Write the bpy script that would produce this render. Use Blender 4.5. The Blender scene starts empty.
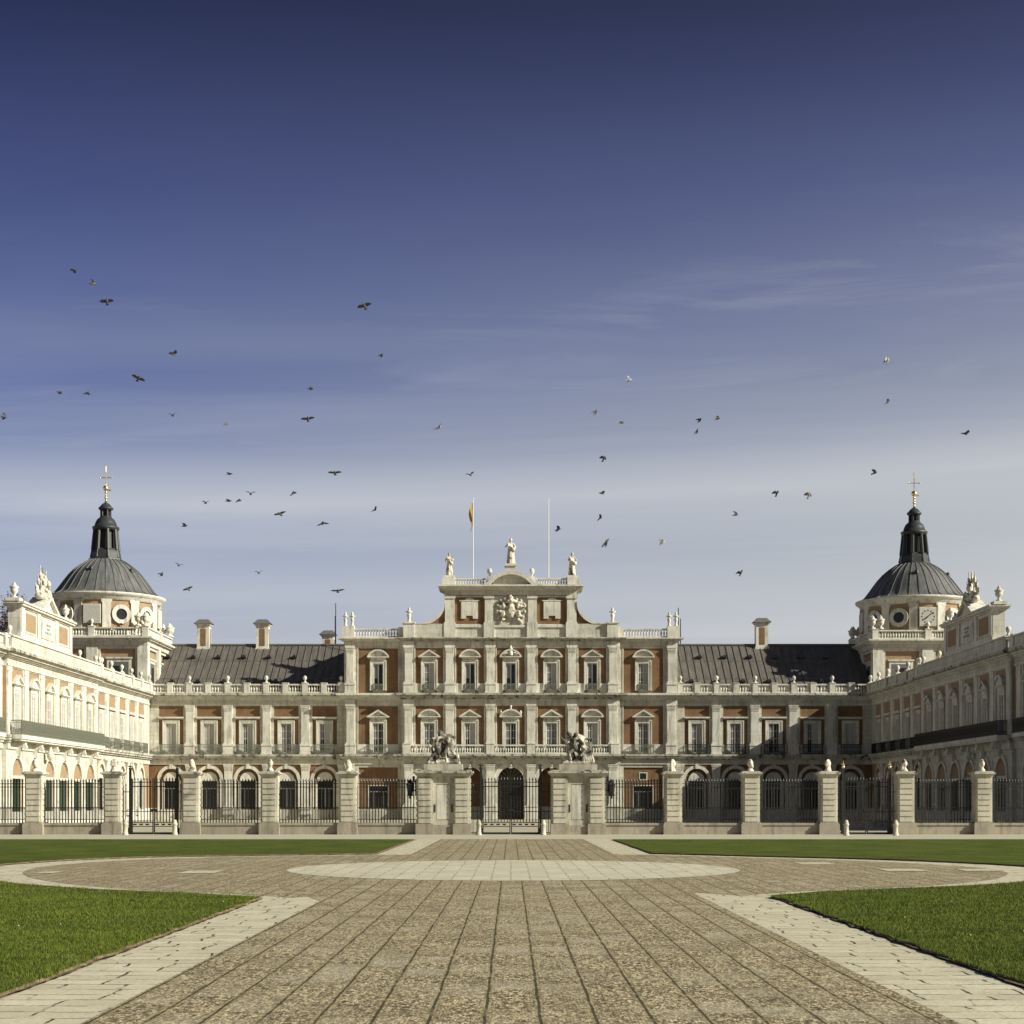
import bpy, math, random
import numpy as np
from mathutils import Vector, Matrix, noise
from mathutils.geometry import tessellate_polygon
random.seed(7)
R = math.radians
sc = bpy.context.scene
COL = sc.collection

# ------------------------------------------------------------------ materials
def nt(name):
    m = bpy.data.materials.new(name); m.use_nodes = True
    t = m.node_tree; t.nodes.clear()
    o = t.nodes.new('ShaderNodeOutputMaterial'); b = t.nodes.new('ShaderNodeBsdfPrincipled')
    t.links.new(b.outputs[0], o.inputs[0])
    return m, t, b
def N(t, typ, **k):
    n = t.nodes.new(typ)
    for a, v in k.items():
        if a.startswith('i_'): n.inputs[a[2:].replace('_', ' ')].default_value = v
        else: setattr(n, a, v)
    return n
def L(t, a, b): t.links.new(a, b)
def rgb(c): return (c[0], c[1], c[2], 1)
def mixc(t, fac, a, b, mode='MIX'):
    n = t.nodes.new('ShaderNodeMix'); n.data_type = 'RGBA'; n.blend_type = mode
    for sock, v in ((n.inputs[0], fac), (n.inputs[6], a), (n.inputs[7], b)):
        if hasattr(v, 'is_linked') or hasattr(v, 'links'): t.links.new(v, sock)
        elif isinstance(v, (tuple, list)): sock.default_value = rgb(v)
        else: sock.default_value = v
    return n.outputs[2]
def ramp(t, src, pts):
    n = t.nodes.new('ShaderNodeValToRGB'); e = n.color_ramp.elements
    while len(e) < len(pts): e.new(0.5)
    for i, (p, c) in enumerate(pts):
        e[i].position = p; e[i].color = rgb(c) if isinstance(c, (tuple, list)) else (c, c, c, 1)
    t.links.new(src, n.inputs[0]); return n.outputs[0]
def math_(t, op, a, b=None, c=None):
    n = t.nodes.new('ShaderNodeMath'); n.operation = op
    for i, v in enumerate((a, b, c)):
        if v is None: continue
        if hasattr(v, 'links'): t.links.new(v, n.inputs[i])
        else: n.inputs[i].default_value = v
    return n.outputs[0]
def coords(t, kind='Object', scale=(1, 1, 1)):
    mp = t.nodes.new('ShaderNodeMapping'); mp.inputs['Scale'].default_value = scale
    if kind == 'World': src = t.nodes.new('ShaderNodeNewGeometry').outputs['Position']   # repeats weather differently from one another
    else: src = t.nodes.new('ShaderNodeTexCoord').outputs[kind]
    t.links.new(src, mp.inputs[0]); return mp.outputs[0]
def noise_(t, vec, s, d=4, r=.55):
    n = N(t, 'ShaderNodeTexNoise'); n.inputs['Scale'].default_value = s
    n.inputs['Detail'].default_value = d; n.inputs['Roughness'].default_value = r
    t.links.new(vec, n.inputs['Vector']); return n.outputs['Fac']
def bump(t, b, h, s=.5, d=.02):
    n = N(t, 'ShaderNodeBump'); n.inputs['Strength'].default_value = s; n.inputs['Distance'].default_value = d
    t.links.new(h, n.inputs['Height']); t.links.new(n.outputs[0], b.inputs['Normal'])
def facade_vec(t):
    tc = t.nodes.new('ShaderNodeTexCoord'); s = t.nodes.new('ShaderNodeSeparateXYZ'); c = t.nodes.new('ShaderNodeCombineXYZ')
    L(t, tc.outputs['Object'], s.inputs[0]); L(t, math_(t, 'ADD', s.outputs[0], s.outputs[1]), c.inputs[0]); L(t, s.outputs[2], c.inputs[1])
    return c.outputs[0]

def mat_stone(name, light=(.68, .665, .58), dark=(.52, .505, .43), stain=(.19, .18, .14), joints=True, amt=.75, crust=None, bw=1.1, rh=.42):
    m, t, b = nt(name)
    v = coords(t, 'World')
    c = mixc(t, ramp(t, noise_(t, v, .7, 6), [(.35, 0.), (.68, 1.)]), light, dark)
    c = mixc(t, math_(t, 'MULTIPLY', ramp(t, noise_(t, v, 9, 4), [(.4, 0.), (.75, 1.)]), .35), c, dark)
    vs = coords(t, 'World', scale=(1.6, 1.6, .22))
    st = ramp(t, noise_(t, vs, 1.7, 7, .65), [(.5, 0.), (.74, 1.)])
    c = mixc(t, math_(t, 'MULTIPLY', st, amt), c, stain)
    c = mixc(t, math_(t, 'MULTIPLY', ramp(t, noise_(t, coords(t, 'World', scale=(1, 1, .6)), 3.3, 8, .72), [(.54, 0.), (.72, 1.)]), amt*.7), c, stain)
    h = noise_(t, v, 14, 4)
    if joints:
        br = N(t, 'ShaderNodeTexBrick'); br.inputs['Scale'].default_value = 1
        br.inputs['Brick Width'].default_value = bw; br.inputs['Row Height'].default_value = rh
        br.inputs['Mortar Size'].default_value = .014; br.inputs['Mortar Smooth'].default_value = .3
        br.inputs['Color1'].default_value = (1, 1, 1, 1); br.inputs['Color2'].default_value = (.84, .83, .80, 1)
        br.inputs['Mortar'].default_value = (.55, .53, .48, 1)
        L(t, facade_vec(t), br.inputs[0])
        c = mixc(t, .75, c, br.outputs[0], 'MULTIPLY')
    if crust:
        cr = ramp(t, noise_(t, v, crust[0], 5, .6), [(crust[1], 0.), (crust[1] + .1, 1.)])
        c = mixc(t, math_(t, 'MULTIPLY', cr, .9), c, (.055, .052, .045))
    L(t, c, b.inputs['Base Color']); b.inputs['Roughness'].default_value = .85
    b.inputs['Specular IOR Level'].default_value = .25
    bump(t, b, h, .35, .03)
    return m
def mat_brick(name='brick', c1=(.205, .110, .050), c2=(.150, .082, .038), pat=(.11, .062, .032)):
    m, t, b = nt(name)
    v = coords(t, 'World')
    br = N(t, 'ShaderNodeTexBrick'); br.inputs['Scale'].default_value = 1
    br.inputs['Brick Width'].default_value = .3; br.inputs['Row Height'].default_value = .08
    br.inputs['Mortar Size'].default_value = .008
    br.inputs['Color1'].default_value = rgb(c1); br.inputs['Color2'].default_value = rgb(c2)
    br.inputs['Mortar'].default_value = (.33, .24, .155, 1)
    L(t, facade_vec(t), br.inputs[0])
    c = mixc(t, math_(t, 'MULTIPLY', ramp(t, noise_(t, v, .9, 6), [(.4, 0.), (.7, 1.)]), .5), br.outputs[0], pat)
    vs = coords(t, 'World', scale=(2.2, 2.2, .25))
    c = mixc(t, math_(t, 'MULTIPLY', ramp(t, noise_(t, vs, 1.5, 5), [(.5, 0.), (.75, 1.)]), .4), c, (.34, .23, .15))
    L(t, c, b.inputs['Base Color']); b.inputs['Roughness'].default_value = .9; b.inputs['Specular IOR Level'].default_value = .2
    bump(t, b, br.outputs['Fac'], -.3, .01)
    return m
def mat_plain(name, c, rough=.6, metal=0., var=.0, spec=.4, ns=6):
    m, t, b = nt(name)
    if var:
        v = coords(t, 'World')
        cc = mixc(t, ramp(t, noise_(t, v, ns, 5), [(.35, 0.), (.7, 1.)]), c, tuple(x * (1 - var) for x in c))
        L(t, cc, b.inputs['Base Color'])
    else: b.inputs['Base Color'].default_value = rgb(c)
    b.inputs['Roughness'].default_value = rough; b.inputs['Metallic'].default_value = metal
    b.inputs['Specular IOR Level'].default_value = spec
    return m
def mat_roof(name, a, c2, seam):
    # lead sheet roof: standing seams are modelled; streaks and patches here
    m, t, b = nt(name)
    v = coords(t); vs = coords(t, scale=(2.2, .35, .35))
    c = mixc(t, ramp(t, noise_(t, vs, 1.3, 7, .65), [(.36, 0.), (.66, 1.)]), a, c2)
    c = mixc(t, math_(t, 'MULTIPLY', ramp(t, noise_(t, v, 5, 5), [(.5, 0.), (.7, 1.)]), .4), c, seam)
    L(t, c, b.inputs['Base Color']); b.inputs['Roughness'].default_value = .6; b.inputs['Specular IOR Level'].default_value = .4
    bump(t, b, noise_(t, v, 3, 5), .4, .05)
    return m
def mat_dome():
    m, t, b = nt('dome_lead')
    tc = t.nodes.new('ShaderNodeTexCoord'); s = t.nodes.new('ShaderNodeSeparateXYZ'); L(t, tc.outputs['Object'], s.inputs[0])
    ang = math_(t, 'ARCTAN2', s.outputs[1], s.outputs[0])
    cv = t.nodes.new('ShaderNodeCombineXYZ'); L(t, math_(t, 'MULTIPLY', ang, 9.), cv.inputs[0]); L(t, math_(t, 'MULTIPLY', s.outputs[2], .35), cv.inputs[1])
    c = mixc(t, ramp(t, noise_(t, cv.outputs[0], 1.6, 6, .6), [(.36, 0.), (.68, 1.)]), (.078, .082, .082), (.19, .19, .18))
    c = mixc(t, math_(t, 'MULTIPLY', ramp(t, noise_(t, coords(t), 1.2, 5), [(.5, 0.), (.7, 1.)]), .35), c, (.05, .055, .06))
    L(t, c, b.inputs['Base Color']); b.inputs['Roughness'].default_value = .55
    return m
def mat_gravel():
    # exposed pebble slabs laid in strips 0.41 m wide with sandy open joints
    m, t, b = nt('pebble_slabs')
    tc = t.nodes.new('ShaderNodeTexCoord'); v = tc.outputs['Object']
    wob = N(t, 'ShaderNodeTexNoise'); wob.inputs['Scale'].default_value = 1.3; wob.inputs['Detail'].default_value = 5; L(t, v, wob.inputs['Vector'])
    s = t.nodes.new('ShaderNodeSeparateXYZ'); L(t, v, s.inputs[0])
    x = math_(t, 'ADD', s.outputs[0], math_(t, 'MULTIPLY', math_(t, 'SUBTRACT', wob.outputs['Fac'], .5), .035))
    cv = t.nodes.new('ShaderNodeCombineXYZ'); L(t, x, cv.inputs[0]); L(t, s.outputs[1], cv.inputs[1])
    vo = N(t, 'ShaderNodeTexVoronoi'); vo.inputs['Scale'].default_value = 40; pv = coords(t, scale=(1., .38, 1.)); L(t, pv, vo.inputs['Vector'])
    vsep = t.nodes.new('ShaderNodeSeparateColor'); L(t, vo.outputs['Color'], vsep.inputs[0])
    peb = ramp(t, vsep.outputs[0], [(0., (.025, .02, .012)), (.28, (.12, .092, .05)), (.5, (.30, .24, .135)), (.8, (.52, .435, .27)), (1., (.80, .71, .50))])
    edge = ramp(t, vo.outputs['Distance'], [(.35, 0.), (.75, 1.)])
    peb = mixc(t, edge, peb, (.085, .068, .038))
    # coarser tone: each slab and patches of it differ
    n1 = noise_(t, v, .8, 5, .6)
    slab = math_(t, 'FLOOR', math_(t, 'DIVIDE', math_(t, 'ADD', x, .19), .41))
    wn = t.nodes.new('ShaderNodeTexWhiteNoise'); wn.noise_dimensions = '2D'
    row = math_(t, 'FLOOR', math_(t, 'ADD', math_(t, 'DIVIDE', s.outputs[1], .62), math_(t, 'MULTIPLY', slab, .37)))
    wv = t.nodes.new('ShaderNodeCombineXYZ'); L(t, slab, wv.inputs[0]); L(t, row, wv.inputs[1]); L(t, wv.outputs[0], wn.inputs['Vector'])
    c = mixc(t, math_(t, 'MULTIPLY', wn.outputs['Value'], .40), peb, (.31, .25, .14))
    c = mixc(t, ramp(t, n1, [(.46, 0.), (.70, .55)]), c, (.34, .29, .185))
    c = mixc(t, ramp(t, noise_(t, v, 2.3, 6, .7), [(.5, 0.), (.8, .4)]), c, (.19, .155, .09))
    # joints
    def dist_to_joint(val, w):
        f = math_(t, 'FRACT', math_(t, 'DIVIDE', val, w)); return math_(t, 'MULTIPLY', math_(t, 'MINIMUM', f, math_(t, 'SUBTRACT', 1., f)), w)
    dx = dist_to_joint(math_(t, 'ADD', x, .19), .41)
    c = mixc(t, ramp(t, noise_(t, pv, 25, 4, .8), [(.42, .9), (.49, 0.)]), c, (.05, .039, .02))
    c = mixc(t, ramp(t, noise_(t, pv, 30, 4, .8), [(.51, 0.), (.59, .85)]), c, (.66, .56, .345))
    c = mixc(t, ramp(t, noise_(t, v, 1.1, 7, .7), [(.48, 0.), (.66, .35)]), c, (.14, .11, .06))
    smooth_ = math_(t, 'MULTIPLY', math_(t, 'GREATER_THAN', wn.outputs['Value'], .58), ramp(t, noise_(t, v, .45, 3), [(.42, 0.), (.60, .42)]))
    c = mixc(t, smooth_, c, (.40, .37, .275))
    stripes = math_(t, 'MULTIPLY', math_(t, 'LESS_THAN', math_(t, 'FRACT', math_(t, 'MULTIPLY', math_(t, 'ADD', s.outputs[1], math_(t, 'MULTIPLY', wob.outputs['Fac'], .12)), 9.)), .22), ramp(t, noise_(t, v, 1.1, 4), [(.5, 0.), (.6, .55)]))
    c = mixc(t, stripes, c, (.09, .075, .045))
    wid = math_(t, 'MULTIPLY_ADD', noise_(t, v, 9, 6, .75), .065, .0)
    jm = math_(t, 'LESS_THAN', dx, wid)
    jcol = mixc(t, ramp(t, noise_(t, v, 7, 3), [(.42, 0.), (.6, 1.)]), (.36, .30, .165), (.17, .145, .08))
    c = mixc(t, jm, c, jcol)
    core = math_(t, 'LESS_THAN', dx, math_(t, 'MULTIPLY_ADD', noise_(t, v, 14, 6, .75), .034, -.005))
    c = mixc(t, math_(t, 'MULTIPLY', core, ramp(t, noise_(t, v, 1.6, 5, .7), [(.36, .3), (.48, .95)])), c, (.045, .038, .022))
    yy = math_(t, 'ADD', s.outputs[1], math_(t, 'MULTIPLY', slab, .23))
    dy = dist_to_joint(math_(t, 'ADD', yy, math_(t, 'MULTIPLY', wob.outputs['Fac'], .05)), .62)
    c = mixc(t, math_(t, 'MULTIPLY', math_(t, 'LESS_THAN', dy, .006), ramp(t, noise_(t, v, 1.7, 3), [(.56, 0.), (.64, .35)])), c, (.06, .052, .035))
    L(t, c, b.inputs['Base Color']); b.inputs['Roughness'].default_value = .9; b.inputs['Specular IOR Level'].default_value = .25
    h = math_(t, 'SUBTRACT', math_(t, 'SUBTRACT', 1., vo.outputs['Distance']), math_(t, 'MULTIPLY', jm, .9))
    bump(t, b, h, .6, .006)
    return m
def mat_flags(name, light, dark, bw=.55, rh=.36, mortar=(.10, .088, .055), msize=.012, swap=False, amt=.9):
    m, t, b = nt(name)
    tc = t.nodes.new('ShaderNodeTexCoord'); v = tc.outputs['Object']
    s = t.nodes.new('ShaderNodeSeparateXYZ'); L(t, v, s.inputs[0])
    wob = N(t, 'ShaderNodeTexNoise'); wob.inputs['Scale'].default_value = 2.2; wob.inputs['Detail'].default_value = 4; L(t, v, wob.inputs['Vector'])
    wf = math_(t, 'MULTIPLY', math_(t, 'SUBTRACT', wob.outputs['Fac'], .5), .17)
    cv = t.nodes.new('ShaderNodeCombineXYZ')
    a, bb = (s.outputs[1], s.outputs[0]) if swap else (s.outputs[0], s.outputs[1])
    L(t, math_(t, 'ADD', a, wf), cv.inputs[0]); L(t, math_(t, 'ADD', bb, wf), cv.inputs[1])
    br = N(t, 'ShaderNodeTexBrick'); br.inputs['Scale'].default_value = 1; br.offset = .43; br.squash = .8; br.squash_frequency = 3
    br.inputs['Brick Width'].default_value = bw; br.inputs['Row Height'].default_value = rh
    br.inputs['Mortar Size'].default_value = msize; br.inputs['Mortar Smooth'].default_value = .1
    br.inputs['Color1'].default_value = rgb(light); br.inputs['Color2'].default_value = rgb(dark); br.inputs['Mortar'].default_value = rgb(dark)
    L(t, cv.outputs[0], br.inputs[0])
    c = mixc(t, math_(t, 'MULTIPLY', ramp(t, noise_(t, v, 1.4, 7, .65), [(.4, 0.), (.7, 1.)]), .55), br.outputs[0], tuple(x * .72 for x in dark))
    c = mixc(t, math_(t, 'MULTIPLY', ramp(t, noise_(t, v, 14, 5, .7), [(.45, 0.), (.8, 1.)]), .45), c, tuple(x * .6 for x in dark))
    gap = math_(t, 'MULTIPLY', br.outputs['Fac'], ramp(t, noise_(t, v, 2.7, 3), [(.42, 0.0), (.54, amt)]))
    c = mixc(t, gap, c, mortar)
    L(t, c, b.inputs['Base Color']); b.inputs['Roughness'].default_value = .88; b.inputs['Specular IOR Level'].default_value = .25
    h = math_(t, 'SUBTRACT', noise_(t, v, 20, 5), math_(t, 'MULTIPLY', gap, .8))
    bump(t, b, h, .5, .012)
    return m
def mat_soil_grass():
    m, t, b = nt('turf')
    v = coords(t); v2 = coords(t, scale=(1, 2.2, 1))
    c = mixc(t, ramp(t, noise_(t, v, .5, 6, .6), [(.38, 0.), (.66, 1.)]), (.080, .116, .012), (.150, .186, .022))
    c = mixc(t, ramp(t, noise_(t, v2, 22, 6, .75), [(.42, 0.), (.62, 1.)]), c, (.020, .036, .008))
    c = mixc(t, ramp(t, noise_(t, coords(t, scale=(.5, 1.6, 1)), 1.1, 8, .72), [(.46, 0.), (.66, .8)]), c, (.16, .185, .042))
    c = mixc(t, math_(t, 'MULTIPLY', ramp(t, noise_(t, v2, 3.1, 5, .7), [(.5, 0.), (.72, 1.)]), .4), c, (.10, .115, .028))
    L(t, c, b.inputs['Base Color']); b.inputs['Roughness'].default_value = 1; b.inputs['Specular IOR Level'].default_value = .1
    bump(t, b, noise_(t, v, 30, 5, .8), 1., .06)
    return m
def mat_glass(name, c=(.016, .018, .022), rough=.12, spec=.35):
    m, t, b = nt(name); v = coords(t, 'World')
    cc = mixc(t, ramp(t, noise_(t, v, .9, 3), [(.4, 0.), (.6, 1.)]), c, tuple(x * 1.7 for x in c))
    L(t, cc, b.inputs['Base Color']); b.inputs['Roughness'].default_value = rough; b.inputs['Specular IOR Level'].default_value = spec
    bump(t, b, noise_(t, v, 3, 2), .06, .02)
    return m

M = {}
M['stone'] = mat_stone('limestone')
M['trim'] = mat_stone('trim_limestone', (.73, .715, .625), (.56, .545, .47), (.20, .19, .155), joints=False, amt=.8)
M['ledge'] = mat_stone('sooty_cornice_stone', (.58, .565, .475), (.38, .365, .30), (.11, .105, .085), joints=False, amt=.9, crust=(2.3, .54))
M['pier'] = mat_stone('pier_limestone', (.62, .59, .48), (.43, .41, .33), (.13, .125, .095), joints=False, amt=.7)
M['old'] = mat_stone('weathered_plinth', (.42, .38, .30), (.30, .275, .22), (.12, .11, .09), joints=True, amt=.8, bw=2.2, rh=.8)
M['marble'] = mat_stone('statue_marble', (.70, .66, .54), (.54, .50, .41), (.26, .235, .19), joints=False, amt=.7, crust=(1.9, .53))
M['marble_dark'] = mat_stone('crusted_marble', (.68, .64, .52), (.50, .46, .38), (.13, .12, .10), joints=False, amt=.8, crust=(1.7, .41))
M['tablet'] = mat_plain('pale_dial_plaster', (.56, .55, .50), .8, var=.25)
M['brick'] = mat_brick()
M['frame'] = mat_plain('painted_white_wood', (.62, .61, .56), .55, var=.1)
M['shutter'] = mat_plain('white_inner_shutter', (.56, .55, .50), .6, var=.12)
M['curtain'] = mat_plain('pale_blind', (.20, .205, .22), .3, var=.25, ns=2)
M['glass'] = mat_glass('window_glass')
M['wood'] = mat_plain('dark_door_wood', (.030, .019, .012), .6, var=.4)
M['green'] = mat_plain('dark_green_door', (.035, .06, .035), .5, var=.3)
M['iron'] = mat_plain('black_iron', (.018, .018, .017), .5, var=.2)
M['rail'] = mat_plain('grey_green_iron', (.19, .20, .155), .6, var=.3)
M['gilt'] = mat_plain('gilded_metal', (.78, .64, .36), .3, metal=.9)
M['brickw'] = mat_brick('pale_wing_brick', (.38, .265, .155), (.31, .215, .13), (.25, .17, .105))
M['roof'] = mat_roof('lead_roof', (.100, .091, .079), (.168, .153, .131), (.055, .052, .05))
M['dome'] = mat_dome()
M['lead'] = mat_plain('dark_lantern_lead', (.042, .047, .048), .5, var=.45, ns=3)
M['tile'] = mat_plain('grey_chimney_lead', (.15, .15, .14), .6, var=.3)
M['gravel'] = mat_gravel()
M['flags'] = mat_flags('pale_flagstones', (.63, .585, .44), (.53, .485, .35), .56, .37, msize=.015, swap=False, mortar=(.07, .058, .034), amt=1.)
M['disc'] = mat_flags('disc_slabs', (.62, .58, .445), (.52, .48, .36), 1.1, .41, mortar=(.12, .1, .065), msize=.012, swap=True)
M['kerb'] = mat_plain('pavement_concrete', (.52, .485, .365), .85, var=.3, spec=.2)
M['sand'] = mat_plain('courtyard_sand', (.47, .43, .33), .95, var=.3, spec=.1, ns=.8)
M['turf'] = mat_soil_grass()
M['soil'] = mat_plain('lawn_edge_soil', (.20, .155, .095), 1., var=.6, spec=.1)
M['bird'] = mat_plain('pigeon_plumage', (.11, .115, .125), .7, var=.6, spec=.2, ns=9)
M['bird_pale_sunlit'] = mat_plain('pale_sunlit_plumage', (.50, .50, .50), .7, var=.8, spec=.2, ns=7)  # lighter plumage copy; sunlight on the wings is put into the colour
M['white'] = mat_plain('white_paint', (.75, .74, .70), .5)
M['ink'] = mat_plain('dark_lettering', (.30, .275, .23), .8)
M['black'] = mat_plain('clock_black', (.05, .05, .05), .6)
M['red'] = mat_plain('flag_red', (.30, .03, .02), .7)
M['yellow'] = mat_plain('flag_yellow', (.50, .33, .04), .7)
M['bark'] = mat_plain('reddish_bark', (.12, .075, .06), .9, var=.3)
M['leafR'] = mat_plain('reddish_brown_buds', (.16, .075, .06), .8, var=.5, spec=.1)
MATS = list(M.keys())

# ------------------------------------------------------------------ mesh builder
class MB:
    def __init__(s): s.v = []; s.f = []; s.m = []; s.s = []
    def add(s, vs, fs, mat, smooth=False):
        o = len(s.v); s.v += [tuple(p) for p in vs]
        for f in fs: s.f.append(tuple(o + i for i in f)); s.m.append(mat); s.s.append(smooth)
    def box(s, x0, x1, y0, y1, z0, z1, mat):
        if x0 > x1: x0, x1 = x1, x0
        if y0 > y1: y0, y1 = y1, y0
        s.add([(x0,y0,z0),(x1,y0,z0),(x1,y1,z0),(x0,y1,z0),(x0,y0,z1),(x1,y0,z1),(x1,y1,z1),(x0,y1,z1)],
              [(0,3,2,1),(4,5,6,7),(0,1,5,4),(1,2,6,5),(2,3,7,6),(3,0,4,7)], mat)
    def frustum(s, cx, cy, hx0, hy0, hx1, hy1, z0, z1, mat):
        s.add([(cx-hx0,cy-hy0,z0),(cx+hx0,cy-hy0,z0),(cx+hx0,cy+hy0,z0),(cx-hx0,cy+hy0,z0),(cx-hx1,cy-hy1,z1),(cx+hx1,cy-hy1,z1),(cx+hx1,cy+hy1,z1),(cx-hx1,cy+hy1,z1)],
              [(0,3,2,1),(4,5,6,7),(0,1,5,4),(1,2,6,5),(2,3,7,6),(3,0,4,7)], mat)
    def lathe(s, cx, cy, prof, mat, n=12, smooth=True, ph=0., sx=1., sy=1.):
        vs = []
        for (r, z) in prof:
            for i in range(n):
                a = ph + 2*math.pi*i/n; vs.append((cx + sx*r*math.cos(a), cy + sy*r*math.sin(a), z))
        fs = []
        for j in range(len(prof)-1):
            for i in range(n):
                k = (i+1) % n; fs.append((j*n+i, j*n+k, (j+1)*n+k, (j+1)*n+i))
        s.add(vs, fs, mat, smooth)
        s.add(vs[:n], [tuple(range(n-1, -1, -1))], mat); s.add(vs[-n:], [tuple(range(n))], mat)
    def tube(s, p, q, r, mat, n=6, r2=None):
        p = Vector(p); q = Vector(q); d = (q-p)
        if d.length < 1e-6: return
        z = d.normalized(); x = z.orthogonal().normalized(); y = z.cross(x); r2 = r if r2 is None else r2
        vs = [p + x*math.cos(2*math.pi*i/n)*r + y*math.sin(2*math.pi*i/n)*r for i in range(n)] + \
             [q + x*math.cos(2*math.pi*i/n)*r2 + y*math.sin(2*math.pi*i/n)*r2 for i in range(n)]
        fs = [(i, (i+1) % n, n+(i+1) % n, n+i) for i in range(n)] + [tuple(range(n-1, -1, -1)), tuple(range(n, 2*n))]
        s.add(vs, fs, mat)
    def ribbon(s, A, B, y0, y1, mat, smooth=False):
        # solid between two polylines in the xz plane, from y0 (front) to y1
        n = len(A); vs = []
        for (x, z) in A: vs += [(x, y0, z), (x, y1, z)]
        for (x, z) in B: vs += [(x, y0, z), (x, y1, z)]
        a = lambda i: 2*i; b = lambda i: 2*n+2*i; fs = []
        for i in range(n-1):
            fs += [(a(i), b(i), b(i+1), a(i+1)), (a(i)+1, a(i+1)+1, b(i+1)+1, b(i)+1),
                   (a(i), a(i+1), a(i+1)+1, a(i)+1), (b(i), b(i)+1, b(i+1)+1, b(i+1))]
        fs += [(a(0), a(0)+1, b(0)+1, b(0)), (a(n-1), b(n-1), b(n-1)+1, a(n-1)+1)]
        s.add(vs, fs, mat, smooth)
    def ngon(s, pts, y0, y1, mat):
        # prism: xz polygon extruded in y
        n = len(pts); vs = [(x, y0, z) for x, z in pts] + [(x, y1, z) for x, z in pts]
        s.add(vs, [tuple(range(n)), tuple(range(2*n-1, n-1, -1))] + [(i, n+i, n+(i+1) % n, (i+1) % n) for i in range(n)], mat)
    def wall(s, x0, x1, z0, z1, holes, yf, yb, mat):
        # slab with rectangular holes (hx0,hx1,hz0,hz1), columns do not overlap
        x = x0
        for h in sorted(holes):
            if h[0] > x: s.box(x, h[0], yf, yb, z0, z1, mat)
            if h[2] > z0: s.box(h[0], h[1], yf, yb, z0, h[2], mat)
            if h[3] < z1: s.box(h[0], h[1], yf, yb, h[3], z1, mat)
            x = h[1]
        if x < x1: s.box(x, x1, yf, yb, z0, z1, mat)
    def archwall(s, x0, x1, z0, z1, cx, r, zs, yf, yb, mat, n=12):
        s.box(x0, cx-r, yf, yb, z0, z1, mat); s.box(cx+r, x1, yf, yb, z0, z1, mat)
        A = []; B = []
        for i in range(n+1):
            a = math.pi*(1-i/n); xx = cx + r*math.cos(a); A.append((xx, z1)); B.append((xx, zs + r*math.sin(a)))
        s.ribbon(A, B, yf, yb, mat)
    def archring(s, cx, zs, r1, r2, yf, yb, mat, n=14):
        A = [(cx + r2*math.cos(math.pi*(1-i/n)), zs + r2*math.sin(math.pi*(1-i/n))) for i in range(n+1)]
        B = [(cx + r1*math.cos(math.pi*(1-i/n)), zs + r1*math.sin(math.pi*(1-i/n))) for i in range(n+1)]
        s.ribbon(A, B, yf, yb, mat)
    def steps(s, x0, x1, yb, prof, mat, ends=True):
        # moulding: prof = [(z0,z1,proud)], proud measured in -y from yb
        for (z0, z1, p) in prof: s.box(x0-(p if ends else 0), x1+(p if ends else 0), yb-p, yb, z0, z1, mat)
    def mesh(s, name):
        me = bpy.data.meshes.new(name); me.from_pydata(s.v, [], s.f)
        used = []
        for k in s.m:
            if k not in used: used.append(k)
        for k in used: me.materials.append(M[k])
        ix = {k: i for i, k in enumerate(used)}
        me.polygons.foreach_set('material_index', [ix[k] for k in s.m])
        me.polygons.foreach_set('use_smooth', s.s)
        me.update(); return me
def link(name, me, parent=None, loc=(0,0,0), rz=0., sca=None):
    o = bpy.data.objects.new(name, me); COL.objects.link(o)
    o.location = loc; o.rotation_euler = (0, 0, rz)
    if sca: o.scale = sca
    if parent: o.parent = parent
    return o
def put(name, mb, parent=None, loc=(0,0,0), rz=0.): return link(name, mb.mesh(name), parent, loc, rz)
def tag(o, label, cat, group=None):
    o['label'] = label; o['category'] = cat
    if group: o['group'] = group
    return o
def thing(name, label, cat, loc=(0,0,0), rz=0., group=None):
    return tag(link(name, None, None, loc, rz), label, cat, group)
def struct(name, mb): o = put(name, mb); o['kind'] = 'structure'; return o
def dup(o, parent=None, loc=None, rot=None, sca=None):
    c = o.copy(); COL.objects.link(c); c.parent = parent
    if loc is not None: c.location = loc
    if rot is not None: c.rotation_euler = rot
    if sca is not None: c.scale = sca
    for ch in list(o.children): dup(ch, c)
    return c
# ---- sculpted solids: closed primitives fused by a voxel remesh into one continuous surface
def ell(mb, c, r, n=12, rot=None):
    c = Vector(c); vs = []; k = n//2
    mt = rot if rot is not None else Matrix.Identity(3)
    for j in range(1, k):
        th = math.pi*j/k
        for i in range(n):
            a = 2*math.pi*i/n
            vs.append(c + mt @ Vector((r[0]*math.sin(th)*math.cos(a), r[1]*math.sin(th)*math.sin(a), r[2]*math.cos(th))))
    top = len(vs); vs.append(c + mt @ Vector((0, 0, r[2]))); vs.append(c - mt @ Vector((0, 0, r[2])))
    fs = []
    for j in range(k-2):
        for i in range(n):
            q = (i+1) % n; fs.append((j*n+i, (j+1)*n+i, (j+1)*n+q, j*n+q))
    for i in range(n):
        q = (i+1) % n; fs.append((top, i, q)); fs.append((top+1, (k-2)*n+q, (k-2)*n+i))
    mb.add(vs, fs, 'marble', True)
def cap(mb, p, q, r1, r2, n=10):
    p = Vector(p); q = Vector(q); mb.tube(p, q, r1, 'marble', n, r2)
    ell(mb, p, (r1,)*3, n); ell(mb, q, (r2,)*3, n)
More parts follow.
